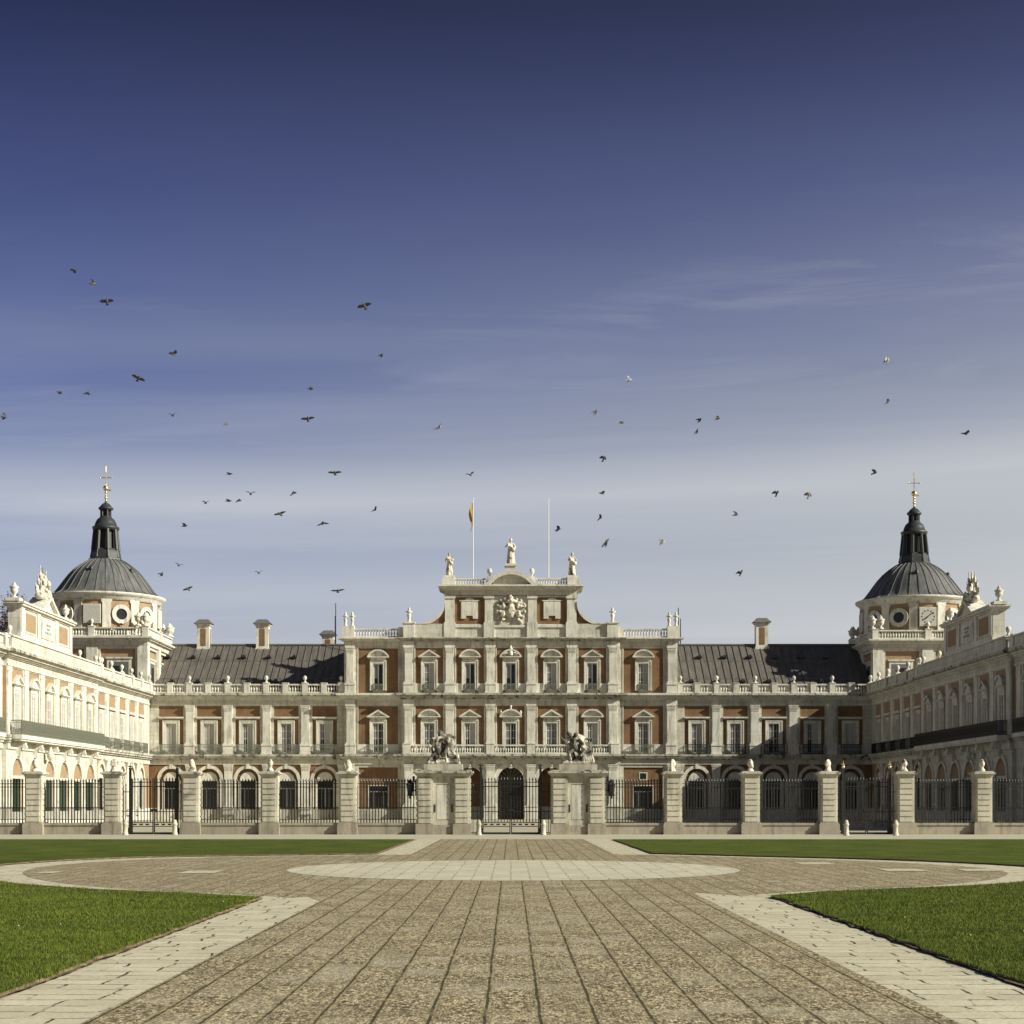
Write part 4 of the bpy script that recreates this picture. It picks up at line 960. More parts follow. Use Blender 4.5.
# trophy sculptures over the wing gables
def trophy(s):
    m = MB(); human(m, dict(hea=(.0,-.05,1.7), eL=(-.45,0,1.5), hL=(-.55,0,1.95), eR=(.4,-.1,1.2), hR=(.6,-.2,1.0), kL=(-.25,-.35,.6), fL=(-.3,-.3,.15), kR=(.3,-.3,.55), fR=(.35,-.25,.12)), s=1.05)
    ell(m, (-.75, -.1, .55), (.42, .2, .55)); ell(m, (.75, -.05, .5), (.5, .25, .45)); ell(m, (0, .05, .3), (1.0, .45, .4)); ell(m, (1.15, 0, .25), (.4, .3, .3)); ell(m, (-1.15, 0, .25), (.4, .3, .3))
    for x0, x1, z1, r in ((-.3, -1.1, 1.7, .07), (-.2, -.65, 2.35, .07), (.3, .7, 2.2, .07), (.5, 1.25, 1.6, .07), (.6, 1.6, .95, .09), (-.6, -1.6, .9, .09)):
        cap(m, (x0, .1, .3), (x1, .1, z1), r, r*.7); ell(m, ((x0+3*x1)/4, .1, (.3+3*z1)/4), (.2, .12, .3)); cap(m, (x1, .1, z1), (x1*1.05, .1, z1+.3), .05, .02)
    cap(m, (0, .1, 1.6), (0, .1, 2.55), .13, .03); ell(m, (.35, -.2, 1.35), (.25, .15, .25))
    me = blob(m, 'trophy_sculpture', 'marble', .04, .03, 2.+s, 1)
    o = link('trophy_sculpture', me, None, (s*35.8, 122.8 if s < 0 else 124.6, 17.15), R(90) if s < 0 else R(-90)); o.scale = (1.15, 1.1, 1.0)
    tag(o, 'carved group of armour, banners and a figure on the gable of the ' + ('sunlit left wing' if s < 0 else 'shaded right wing'), 'sculpture', 'trophy sculptures on the wing gables')
    mb = MB()
trophy(-1); trophy(1)

# ------------------------------------------------------------------ the fence
FY = 82.6; k = FY/1600.
PX = lambda px: (px-510.5)*k
def pier_mesh():
    m = MB(); w = .42
    m.box(-w-.1, w+.1, -.5, .5, 0, .56, 'old'); m.box(-w-.06, w+.06, -.46, .46, .56, .64, 'old')
    z = .64; m.box(-w, w, -.40, .40, .62, .66+8*.285, 'pier')
    for i in range(8):
        m.box(-w+.08, w-.08, -.45, .45, z+.03, z+.255, 'pier'); m.box(-w-.03, w+.03, -.32, .32, z+.03, z+.255, 'pier'); z += .285
    m.box(-w-.0, w+.0, -.4, .4, z, z+.05, 'pier')
    m.box(-w-.02, w+.02, -.45, .45, z+.05, z+.14, 'pier'); m.box(-w-.08, w+.08, -.51, .51, z+.14, z+.2, 'pier'); m.box(-w-.14, w+.14, -.57, .57, z+.2, z+.28, 'ledge'); m.box(-w-.04, w+.04, -.47, .47, z+.28, z+.34, 'pier')
    return m.mesh('shaft')
def helmet_mesh(kind):
    m = MB()
    cap(m, (0, 0, 0), (0, 0, .1), .24, .16); cap(m, (0, 0, .1), (0, 0, .3), .14, .1)
    ell(m, (0, 0, .46), (.19, .22, .22)); ell(m, (0, .03, .6), (.12, .2, .13))
    if kind: ell(m, (-.02, -.17, .42), (.09, .08, .12)); cap(m, (0, -.15, .62), (0, .2, .55), .05, .06); cap(m, (0, .2, .5), (0.02, .2, .1), .07, .11)
    else: cap(m, (-.05, -.12, .64), (.0, .18, .66), .045, .05); ell(m, (.05, -.15, .3), (.1, .08, .1)); cap(m, (.08, .15, .5), (.18, .1, .05), .08, .1)
    return blob(m, 'carved_helmet', 'marble', .022, .012, kind, 1)
PM = pier_mesh(); HM = [helmet_mesh(0), helmet_mesh(1)]
piers = [(-43.2, 'far left, mostly cut off'), (35, None), (113.5, None), (191.5, None), (270, None), (348, None), (672.5, None), (750, None), (827.5, None), (904, None), (981.5, None), (1060, None)]
PLAB = {-1: 'stone fence pier beyond the left edge of the railings', 0: 'stone pier with carved helmet at the far left of the fence', 1: 'stone pier with carved helmet on the left side of the left iron gate',
        2: 'stone pier with carved helmet on the right side of the left iron gate', 3: 'stone pier with carved helmet, midway between left gate and left statue pedestal',
        4: 'stone pier with carved helmet next to the left statue pedestal', 5: 'stone pier with carved helmet next to the right statue pedestal', 6: 'stone pier with carved helmet, midway between right statue pedestal and right gate',
        7: 'stone pier with carved helmet on the left side of the right iron gate', 8: 'stone pier with carved helmet on the right side of the right iron gate', 9: 'stone pier with carved helmet at the far right of the fence'}
pxs = [35, 113.5, 191.5, 270, 348, 672.5, 750, 827.5, 904, 981.5]
proto = None
for i, px in enumerate(pxs):
    if proto is None:
        proto = thing('fence_pier', '', 'pier', (PX(px), FY, 0), 0, 'stone piers of the courtyard fence'); link('shaft', PM, proto)
        hh = link('carved_helmet', HM[0], proto, (0, 0, 3.24)); hh.scale = (.82, .82, .9); o = proto
    else: o = dup(proto, None, (PX(px), FY, 0))
    o['label'] = PLAB[i]
    for c in o.children:
        if c.name.startswith('carved'):
            c.data = HM[i % 2]; c.rotation_euler = (0, 0, [.3, -.5, 0, .4, -.2, 2.6, .5, -.6, 2.9, .2][i]); 
# big pedestals
def pedestal_mesh():
    m = MB(); W = 1.37
    for s in (-1, 1):
        x0, x1 = rng(s*W, s*.53)
        m.box(x0-.05*(s < 0)-.04*(s > 0), x1+.05*(s > 0)+.04*(s < 0), -.62, .62, 0, .56, 'old')
        z = .56; m.box(x0, x1, -.51, .51, .55, 2.92, 'pier')
        for i in range(8):
            m.box(x0+.09, x1-.09, -.56, .56, z+.03, z+.265, 'pier'); m.box(x0-.03, x1+.03, -.4, .4, z+.03, z+.265, 'pier'); z += .296
    m.box(-.6, .6, -.36, .36, 0, 2.93, 'pier'); m.box(-.57, .57, -.50, .5, 0, .5, 'old')
    m.wall(-.53, .53, .5, 2.92, [(-.36, .36, .75, 2.6)], -.42, -.3, 'pier'); m.box(-.34, .34, -.4, -.3, .78, 2.56, 'trim')
    m.box(-W+.02, W-.02, -.47, .47, 2.91, 3.0, 'pier')
    for a, b, p in ((3.0, 3.08, .02), (3.08, 3.16, .1), (3.16, 3.26, .17), (3.26, 3.33, .06)): m.box(-W-p, W+p, -.56-p, .56+p, a, b, 'ledge' if a > 3.1 else 'pier')
    m.box(-.98, .98, -.5, .5, 3.33, 3.62, 'pier')
    return m
for s, lab in ((-1, 'broad stone pedestal left of the central gate with rusticated piers and a recessed panel'), (1, 'broad stone pedestal right of the central gate with rusticated piers and a recessed panel')):
    t = thing('pedestal', lab, 'pedestal', (s*3.46, FY, 0), 0, 'pedestals of the central gate'); put('block', pedestal_mesh(), t)
    for x in (-.44, .44):
        q = MB(); q.box(-.035, .035, -.455, -.41, 1.15, 1.55, 'iron'); put('iron_plate', q, t, (x, 0, 0))
# sculpture groups
def group_left():
    m = MB()
    # standing giant braced on the right, head bowed over, gripping a second man thrown to the left
    human(m, dict(pel=(.22,0,.62), che=(.16,-.02,.93), nec=(.04,-.05,1.08), hea=(-.12,-.1,1.17), sL=(-.0,-.12,1.04), eL=(-.22,-.2,.98), hL=(-.28,-.15,.78), sR=(.24,.05,1.08), eR=(.46,.05,1.0), hR=(.3,-.1,.86),
                  pL=(.16,-.04,.6), kL=(.05,-.2,.36), fL=(.12,-.1,.08), pR=(.3,.03,.6), kR=(.42,-.02,.34), fR=(.6,.05,.1)), (0, 0, .02), 1.28)
    human(m, dict(pel=(-.22,.0,.45), che=(-.28,-.05,.72), nec=(-.34,-.08,.9), hea=(-.45,-.12,1.0), sL=(-.45,-.08,.84), eL=(-.62,-.1,.72), hL=(-.7,-.12,.95), sR=(-.2,-.05,.86), eR=(-.05,-.1,1.0), hR=(.05,-.1,1.1),
                  pL=(-.3,0,.42), kL=(-.5,-.1,.32), fL=(-.66,-.02,.08), pR=(-.16,0,.42), kR=(-.18,-.22,.25), fR=(-.32,-.2,.04)), (0, 0, .02), 1.15)
    for c, r in (((.55, .05, .08), (.3, .3, .18)), ((0, .1, .1), (.6, .33, .2)), ((-.6, .05, .1), (.28, .28, .2)), ((.66, 0, .28), (.16, .2, .2)), ((-.05, .2, .5), (.2, .15, .4)), ((-.02, .0, 1.42), (.3, .16, .12))): ell(m, c, r)
    cap(m, (-.1, .15, .9), (.1, .22, .2), .16, .2); cap(m, (-.62, 0, .72), (-.5, .05, .3), .07, .09)
    m.box(-.86, .86, -.4, .4, -.08, .05, 'marble')
    return blob(m, 'statue_group', 'marble_dark', .026, .02, 1., 1)
def group_right():
    m = MB()
    human(m, dict(pel=(-.1,0,.6), che=(-.2,-.05,.9), nec=(-.28,-.1,1.08), hea=(-.36,-.15,1.2), sL=(-.42,-.08,1.0), eL=(-.62,-.15,.95), hL=(-.72,-.2,1.05), sR=(-.1,-.05,1.06), eR=(.12,-.15,1.0), hR=(.25,-.15,.82),
                  pL=(-.18,0,.58), kL=(-.38,-.2,.4), fL=(-.3,-.1,.06), pR=(0,.02,.56), kR=(.1,-.15,.3), fR=(-.1,.0,.05)), (0, 0, .02), 1.2)
    human(m, dict(pel=(.18,.05,.78), che=(.12,0,1.02), nec=(.02,-.05,1.14), hea=(-.08,-.12,1.2), sL=(0,-.12,1.08), eL=(-.2,-.25,1.0), hL=(-.2,-.28,.8), sR=(.22,.03,1.12), eR=(.42,0,1.02), hR=(.62,-.05,1.0),
                  pL=(.12,0,.74), kL=(.28,-.25,.55), fL=(.12,-.2,.3), pR=(.26,.05,.76), kR=(.5,-.1,.85), fR=(.58,-.1,.5)), (0.02, 0.02, .05), 1.15)
    for c, r in (((.4, .08, .2), (.36, .3, .3)), ((.42, .1, .5), (.26, .24, .4)), ((0, .1, .08), (.7, .33, .14)), ((-.55, .05, .06), (.3, .25, .12)), ((.0, .05, 1.38), (.26, .18, .13)), ((.6, 0, .95), (.15, .14, .14)), ((-.66, -.1, 1.1), (.15, .12, .14))): ell(m, c, r)
    for i in range(5): cap(m, (.25+.09*i, -.12, .95-.06*i), (.3+.12*i, -.22, .1), .06, .08, 8)
    cap(m, (-.45, .1, .9), (-.2, .15, .3), .14, .12)
    m.box(-.86, .86, -.4, .4, -.08, .05, 'marble')
    return blob(m, 'statue_group', 'marble_dark', .026, .02, 8., 1)
tag(link('statue_group', group_left(), None, (-3.46, FY, 3.70)), 'marble group of two wrestling figures on the pedestal left of the gate', 'sculpture', 'statue groups on the gate pedestals')
tag(link('statue_group', group_right(), None, (3.46, FY, 3.70)), 'marble group of two struggling figures over draped rock, on the pedestal right of the gate', 'sculpture', 'statue groups on the gate pedestals')
# railing panels
def bar(m, x, z0, z1, r=.016, y=0., tip=True):
    m.box(x-r, x+r, y-r, y+r, z0, z1, 'iron')
    if tip: m.add([(x-r*2.2,y,z1+.02),(x,y-r*1.6,z1+.02),(x+r*2.2,y,z1+.02),(x,y+r*1.6,z1+.02),(x,y,z1+.16),(x,y,z1-.04)], [(0,1,4),(1,2,4),(2,3,4),(3,0,4),(1,0,5),(2,1,5),(3,2,5),(0,3,5)], 'iron')
def railing(xa, xb, label):
    t = thing('railing', label, 'railing', ((xa+xb)/2, FY, 0), 0, 'iron railings between the stone piers'); h = (xb-xa)/2
    p = MB(); p.box(-h, h, -.26, .26, 0, .48, 'old'); p.box(-h, h, -.31, .31, .48, .6, 'old'); put('plinth', p, t)
    b = MB(); n = int(round(2*h/.152))
    for i in range(1, n): x = -h+2*h*i/n; bar(b, x, .6, 2.74, .026)
    for z in (.78, 1.38, 2.45, 2.62): b.box(-h, h, -.022, .022, z-.018, z+.018, 'iron')
    for i in range(n): x = -h+2*h*(i+.5)/n; bar(b, x, .79, 1.3, .010); 
    put('bars', b, t)
L_ = lambda a, b: (PX(a)+.5, PX(b)-.5)
railing(*L_(-43, 35), 'black iron railing on a stone plinth cut off by the left edge')
railing(*L_(35, 113.5), 'black iron railing between the far left pier and the left gate')
railing(*L_(191.5, 270), 'black iron railing on a stone plinth just right of the left gate')
railing(*L_(270, 348), 'black iron railing on a stone plinth, second panel left of the left statue pedestal')
railing(PX(348)+.5, -3.46-1.4, 'black iron railing on a stone plinth touching the left statue pedestal')
railing(3.46+1.4, PX(672.5)-.5, 'black iron railing on a stone plinth touching the right statue pedestal')
railing(*L_(672.5, 750), 'black iron railing on a stone plinth, second panel right of the right statue pedestal')
railing(*L_(750, 827.5), 'black iron railing on a stone plinth just left of the right gate')
railing(*L_(904, 981.5), 'black iron railing on a stone plinth just right of the right gate')
railing(*L_(981.5, 1062), 'black iron railing on a stone plinth at the right edge, right of the last pier')
# gates
def gate(xa, xb, posts, label, hp=3.5, gold=False, ht=2.9):
    cx = (xa+xb)/2; t = thing('gate', label, 'gate', (cx, FY, 0), 0, 'iron gates of the fence')
    for px in posts:
        p = MB(); x = px-cx; p.box(x-.06, x+.06, -.06, .06, 0, hp-.2, 'iron'); p.box(x-.1, x+.1, -.1, .1, 0, .35, 'iron'); ell_(p, (x, 0, hp-.12), .09, 'gilt' if gold else 'iron'); p.tube((x, 0, hp-.05), (x, 0, hp+.22), .04, 'gilt' if gold else 'iron', 6, .005); p.tube((x-.1, 0, hp+.02), (x+.1, 0, hp+.02), .03, 'gilt' if gold else 'iron', 6)
        put('post', p, t)
    x0, x1 = posts[0]-cx, posts[1]-cx; mid = (x0+x1)/2
    for a, b in ((x0+.08, mid-.015), (mid+.015, x1-.08)):
        g = MB()
        for z, r in ((.07, .045), (.42, .02), (.62, .02), (1.18, .02), (ht-.42, .025), (ht-.2, .02)): g.box(a, b, -.025, .025, z-r, z+r, 'iron')
        g.box(a, a+.05, -.03, .03, .03, ht, 'iron'); g.box(b-.05, b, -.03, .03, .03, ht, 'iron')
        n = int(round((b-a)/.165))
        for i in range(1, n):
            x = a+(b-a)*i/n; bar(g, x, .63, ht-.08+.0*i, .021)
        for i in range(int(n/2)): x = a+(b-a)*(i+.5)/(n/2); g.box(x-.09, x+.09, -.015, .015, .48, .56, 'iron')
        put('leaf', g, t)
    for a, b in ((xa-cx, x0-.07), (x1+.07, xb-cx)):
        g = MB(); n = max(1, int((b-a)/.17))
        for i in range(n): bar(g, a+(b-a)*(i+.5)/n, .1, ht-.4, .014)
        for z in (.1, 1.2, ht-.7): g.box(a, b, -.02, .02, z-.02, z+.02, 'iron')
        put('side_panel', g, t)
    l = MB(); l.box(mid-.16, mid+.16, -.06, .04, 1.2, 1.32, 'iron'); put('lock', l, t, (0, 0, 0))
gate(-3.46+1.4, 3.46-1.4, (PX(480.7), PX(540.2)), 'wide black iron gate between the two statue pedestals in front of the palace door', 3.55)
gate(PX(113.5)+.47, PX(191.5)-.47, (PX(130), PX(177)), 'black iron gate in the sunlit left half of the fence', 3.5)
gate(PX(827.5)+.47, PX(904)-.47, (PX(843), PX(889.5)), 'black iron gate with gilded post tips in the right half of the fence', 3.6, True)
# wall lanterns at the outer sides of the pedestals
for s in (-1, 1):
    t = thing('lantern', 'ornate black iron lantern on the outer side of the ' + ('left' if s < 0 else 'right') + ' statue pedestal', 'lantern', (s*(3.46+1.42), FY-.25, 0), 0, 'lanterns on the gate pedestals')
    b = MB(); b.tube((0, 0, 2.72), (s*.38, 0, 2.78), .03, 'iron'); b.tube((0, 0, 2.2), (s*.3, 0, 2.55), .025, 'iron'); b.box(-.04, .04, -.06, .06, 2.0, 2.85, 'iron'); b.tube((s*.3, 0, 2.55), (s*.2, 0, 2.3), .02, 'iron')
    for z in (2.85, 2.95): ell_(b, (s*.12, 0, z), .07, 'iron')
    put('bracket', b, t)
    c = MB(); c.lathe(s*.3, 0, [(.05, 2.02), (.14, 2.1), (.18, 2.5), (.22, 2.56), (.12, 2.72), (.03, 2.85)], 'iron', 6, False); c.lathe(s*.3, 0, [(.1, 1.98), (.2, 2.03), (.1, 2.09)], 'iron', 6, False); c.lathe(s*.3, 0, [(.04, 1.85), (.07, 1.9), (.03, 2.03)], 'iron', 8)
    for i in range(6): a = math.pi*i/3; ell_(c, (s*.3+.17*math.cos(a), .17*math.sin(a), 2.6), .045, 'iron')
    put('lamp_housing', c, t)
# bollards
bm = MB(); bm.lathe(0, 0, [(.15, 0), (.15, .1), (.12, .14), (.115, .5), (.145, .53), (.145, .58), (.11, .62), (.1, .72), (.05, .78), (.01, .79)], 'pier', 14); bme = bm.mesh('bollard')
for px, y, lab in ((125, 81.0, 'white stone bollard at the left end of the left gate'), (174.5, 81.0, 'white stone bollard at the right end of the left gate'), (478.5, 80.6, 'white stone bollard at the left end of the central gate'),
                (543, 80.6, 'white stone bollard at the right end of the central gate'), (846, 79.5, 'white stone bollard at the left end of the right gate'), (895.5, 79.5, 'white stone bollard at the right end of the right gate')):
    o = link('bollard', bme, None, ((px-510.5)*y/1600, y, 0)); o.rotation_euler = (0, 0, px); tag(o, lab, 'bollard', 'stone bollards beside the gates')

# ------------------------------------------------------------------ ground
def sheet(name, pts, z, mat, th=None):
    m = MB(); vs = [(x, y, z) for x, y in pts]; tri = tessellate_polygon([[Vector(p) for p in vs]])
    fs = []
    for a, b, c in tri:
        n = (Vector(vs[b])-Vector(vs[a])).cross(Vector(vs[c])-Vector(vs[a])); fs.append((a, b, c) if n.z > 0 else (a, c, b))
    m.add(vs, fs, mat)
    return struct(name, m)
sheet('ground', [(-1500,-200),(1500,-200),(1500,2800),(-1500,2800)], 0., 'sand')
sheet('pavement', [(-80,71.4),(80,71.4),(80,82.9),(-80,82.9)], .006, 'kerb')
OL = [(4.18,49.9),(5.9,49.2),(7.8,48.4),(9.6,47.6),(11.0,46.6),(12.1,44.8),(12.8,42.6),(13.1,40.6),(12.95,38.6),(12.4,36.4),(11.5,34.2),(10.4,32.3),(9.4,30.9),(8.3,29.8),(7.1,28.7),(5.6,27.9),(4.12,26.6)]
OR = [(4.4,50.2),(5.9,49.0),(7.5,47.4),(9.0,46.3),(10.4,44.9),(11.6,43.2),(12.7,40.9),(13.0,39.),(12.8,37.),(12.1,35.0),(11.2,33.2),(10.2,31.9),(9.0,30.6),(7.65,29.7),(6.6,29.1),(5.6,28.4),(4.9,27.7),(4.42,27.1)]
def smooth(pts, it=2):
    for _ in range(it):
        q = [pts[0]]
        for a, b in zip(pts, pts[1:]): q += [(a[0]*.75+b[0]*.25, a[1]*.75+b[1]*.25), (a[0]*.25+b[0]*.75, a[1]*.25+b[1]*.75)]
        q.append(pts[-1]); pts = q
    return pts
sL = [(-x, y) for x, y in smooth(OL)]; sR = smooth(OR)
XL, XR = -3.10, 3.24; BL, BR = -4.14, 4.40
# paving: border flags under, gravel above
sheet('paving_border', [(BL,-5)] + sL[::-1] + [(BL,71.35)] + [(BR,71.35)] + sR + [(BR,-5)], .010, 'flags')
def shrink(pts, fx, fy): return [((x*fx), 38.5+(y-38.5)*fy) for x, y in pts]
iL = shrink(sL, .90, .965); iR = shrink(sR, .90, .965)
iL = [p for p in iL if p[0] < XL-.35]; iR = [p for p in iR if p[0] > XR+.3]
sheet('pebble_paving', [(XL,-5), (XL,26.0), (XL-.35, 27.3)] + iL[::-1] + [(XL-.3, 49.4), (XL,50.5),(XL,71.3),(XR,71.3),(XR,50.5),(XR+.3,49.6)] + iR + [(XR+.1, 28.6), (XR,28.4),(XR,-5)], .014, 'gravel')
sheet('paving_disc', [(.06+5.42*math.cos(2*math.pi*i/72), 38.75+5.95*math.sin(2*math.pi*i/72)) for i in range(72)], .019, 'disc')
for i, (x, y, w, d) in enumerate(((-7.15,36.9,.42,.75), (-10.6,36.7,.22,.5), (8.0,42.2,.45,.8), (9.3,38.0,.5,.7), (11.1,38.0,.45,.6))):
    sheet('paving_slab', [(x-w,y-d),(x+w,y-d*.9),(x+w*.95,y+d),(x-w*.9,y+d*.95)], .024, 'disc')
# lawns: turf sheet 3 cm up with a ragged soil edge
def ragged(pts, amp=.05, step=.25, seed=0.):
    out = []
    for a, b in zip(pts, pts[1:]):
        A = Vector((a[0], a[1], 0)); Bv = Vector((b[0], b[1], 0)); n = max(1, int((Bv-A).length/step)); d = (Bv-A).normalized(); nr = Vector((-d.y, d.x, 0))
        for i in range(n):
            p = A + (Bv-A)*i/n; w = noise.noise(p*1.7+Vector((seed,0,0)))*amp + noise.noise(p*6+Vector((seed,3,0)))*amp*.6; q = p + nr*w; out.append((q.x, q.y))
    out.append(pts[-1]); return out
def lawn(s, inner, bx, seed):
    e = ragged([(bx, 3.)] + inner[::-1] + [(bx, 69.5)], .07, .11, seed)   # edge along paving
    e2 = [(x+s*.0, y) for x, y in e]
    outer = [(s*90, 69.5), (s*90, 3.)]
    soil = ragged([(bx, 3.)] + inner[::-1] + [(bx, 69.5)], .05, .13, seed+9)
    sheet('lawn_soil', [(x-s*.01, y) for x, y in soil] + [(s*90.2, 69.6), (s*90.2, 3.)], .027, 'soil')
    m = MB(); poly = [(x+s*.035, y) for x, y in e] + outer
    vs = [(x, y, .05) for x, y in poly]; tri = tessellate_polygon([[Vector(p) for p in vs]])
    m.add(vs, [(a, b, c) if (Vector(vs[b])-Vector(vs[a])).cross(Vector(vs[c])-Vector(vs[a])).z > 0 else (a, c, b) for a, b, c in tri], 'turf')
    n = len(poly); vv = [(x, y, .05) for x, y in poly] + [(x-s*.01, y, .02) for x, y in poly]; m.add(vv, [(i, (i+1) % n, n+(i+1) % n, n+i) for i in range(n)], 'soil')
    struct('lawn', m)
    return poly
polyL = lawn(-1, sL, BL, 1.); polyR = lawn(1, sR, BR, 5.)
# grass blades over the nearer turf, thinning with distance
def inpoly(X, Y, poly):
    inside = np.zeros(len(X), bool); n = len(poly); j = n-1
    for i in range(n):
        xi, yi = poly[i]; xj, yj = poly[j]
        if yi != yj:
            c = ((yi > Y) != (yj > Y)) & (X < (xj-xi)*(Y-yi)/(yj-yi)+xi); inside ^= c
        j = i
    return inside
def mat_blade():
    m, t, b = nt('grass_blades'); tc = t.nodes.new('ShaderNodeTexCoord')
    a = t.nodes.new('ShaderNodeAttribute'); a.attribute_name = 'tone'
    c = mixc(t, ramp(t, noise_(t, tc.outputs['Object'], .6, 6, .65), [(.36, 0.), (.66, 1.)]), (.078, .116, .012), (.148, .186, .022))
    c = mixc(t, ramp(t, noise_(t, tc.outputs['Object'], 1.7, 6, .7), [(.52, 0.), (.68, .6)]), c, (.155, .165, .045))
    c = mixc(t, a.outputs['Fac'], c, (.18, .20, .06))
    L(t, c, b.inputs['Base Color']); b.inputs['Roughness'].default_value = .75; b.inputs['Specular IOR Level'].default_value = .15
    return m
M['blade'] = mat_blade()
def grass(s, poly, seed, name_label):
    rs = np.random.RandomState(seed); parts = []
    for (ya, yb, dens, h, w) in ((9., 14., 2600, .032, .004), (14., 19., 1900, .031, .006), (19., 27., 1000, .030, .008), (27., 33., 420, .03, .011),  (27.01, 27.02, 1, .03, .01)):
        xa, xb = (4.1 if ya < 30 else 4.1), .345*yb+1.0
        n = int((xb-xa)*(yb-ya)*dens)
        X = s*(xa-.1+rs.rand(n)*(xb-xa)); Y = ya+rs.rand(n)*(yb-ya)
        k = (np.abs(X) < .345*Y+.8) & inpoly(X+s*(.01+.05*rs.rand(n)), Y, poly); X = X[k]; Y = Y[k]; n = len(X)
        cl = np.array([noise.noise(Vector((x*3., y*3., seed))) for x, y in zip(X, Y)])*.5+.5
        parts.append((X, Y, h*(.55+.9*rs.rand(n))*(.6+.8*cl), w*(.7+.6*rs.rand(n)), rs.rand(n)*6.283, rs.rand(n, 2)-.5, np.clip((rs.rand(n)-.75)*1.6, 0, .4)))
    X, Y, H, W, A, Ln, T = [np.concatenate([p[i] for p in parts]) for i in range(7)]
    n = len(X); dx = np.cos(A)*W/2; dy = np.sin(A)*W/2; z = .045
    v = np.zeros((n, 3, 3)); v[:,0] = np.c_[X-dx, Y-dy, np.full(n, z)]; v[:,1] = np.c_[X+dx, Y+dy, np.full(n, z)]; v[:,2] = np.c_[X+Ln[:,0]*H*1.1, Y+Ln[:,1]*H*1.1, z+H]
    me = bpy.data.meshes.new('grass'); me.vertices.add(n*3); me.vertices.foreach_set('co', v.reshape(-1)); me.loops.add(n*3); me.loops.foreach_set('vertex_index', np.arange(n*3))
    me.polygons.add(n); me.polygons.foreach_set('loop_start', np.arange(n)*3); me.polygons.foreach_set('loop_total', np.full(n, 3)); me.update()
    at = me.attributes.new('tone', 'FLOAT', 'POINT'); at.data.foreach_set('value', np.repeat(T, 3))
    me.materials.append(M['blade']); o = link('grass', me); tag(o, name_label, 'grass'); o['kind'] = 'stuff'; print('blades', n)
grass(-1, polyL, 3, 'short green grass of the left lawn'); grass(1, polyR, 4, 'short green grass of the right lawn')
# small daisies / fallen leaves: tiny pale things, nobody could count
rs = np.random.RandomState(5); lm = MB()
for s, poly in ((-1, polyL), (1, polyR)):
    X = s*(4.2+rs.rand(500)*10); Y = 12+rs.rand(500)*22; kk = inpoly(X, Y, poly)
    for x, y in list(zip(X[kk], Y[kk]))[:55]:
        a = rs.rand()*6.28; r = .012+.012*rs.rand(); lm.add([(x+r*math.cos(a), y+r*math.sin(a), .085), (x-r*math.sin(a), y+r*math.cos(a), .095), (x-r*math.cos(a), y-r*math.sin(a), .085), (x+r*math.sin(a), y-r*math.cos(a), .09)], [(0,1,2,3)], 'frame')
o = put('daisies', lm); tag(o, 'tiny white daisies scattered over both lawns', 'flowers'); o['kind'] = 'stuff'

# ------------------------------------------------------------------ bare reddish tree behind the left wing
def tree(x, y, hgt, seed, label):
    rnd = random.Random(seed); t = thing('tree', label, 'tree', (x, y, 0)); tr = MB(); lf = MB()
    def br(p, d, l, r, lev):
        q = p + d*l; tr.tube(p, q, r, 'bark', 6 if lev < 2 else 4, r*.62)
        if lev >= 4:
            for i in range(34):
                c = p + d*l*rnd.random() + Vector((rnd.gauss(0,.22), rnd.gauss(0,.22), rnd.gauss(0,.22))); a = rnd.random()*6.28; s_ = .07+.07*rnd.random(); u = Vector((math.cos(a), math.sin(a), rnd.uniform(-.6,.6)))*s_; w = u.cross(Vector((rnd.random(), rnd.random(), 1))).normalized()*s_*.7
                lf.add([c-u, c+w, c+u, c-w], [(0,1,2,3)], 'leafR')
            return
        for i in range(4 if lev < 3 else 3):
            n = (d + Vector((rnd.gauss(0,.5), rnd.gauss(0,.5), rnd.uniform(0,.35)))).normalized(); br(p + d*l*rnd.uniform(.55, 1.), n, l*rnd.uniform(.6, .82), r*.5, lev+1)
    br(Vector((0,0,0)), Vector((0,0,1)), hgt*.38, .32, 0)
    put('trunk', tr, t); put('crown', lf, t)
tree(-49.4, 156, 25.8, 11, 'bare reddish brown tree rising behind the left wing at the frame edge')
tree(-54.4, 171, 26.5, 4, 'second reddish brown bare tree, farther back behind the left wing')

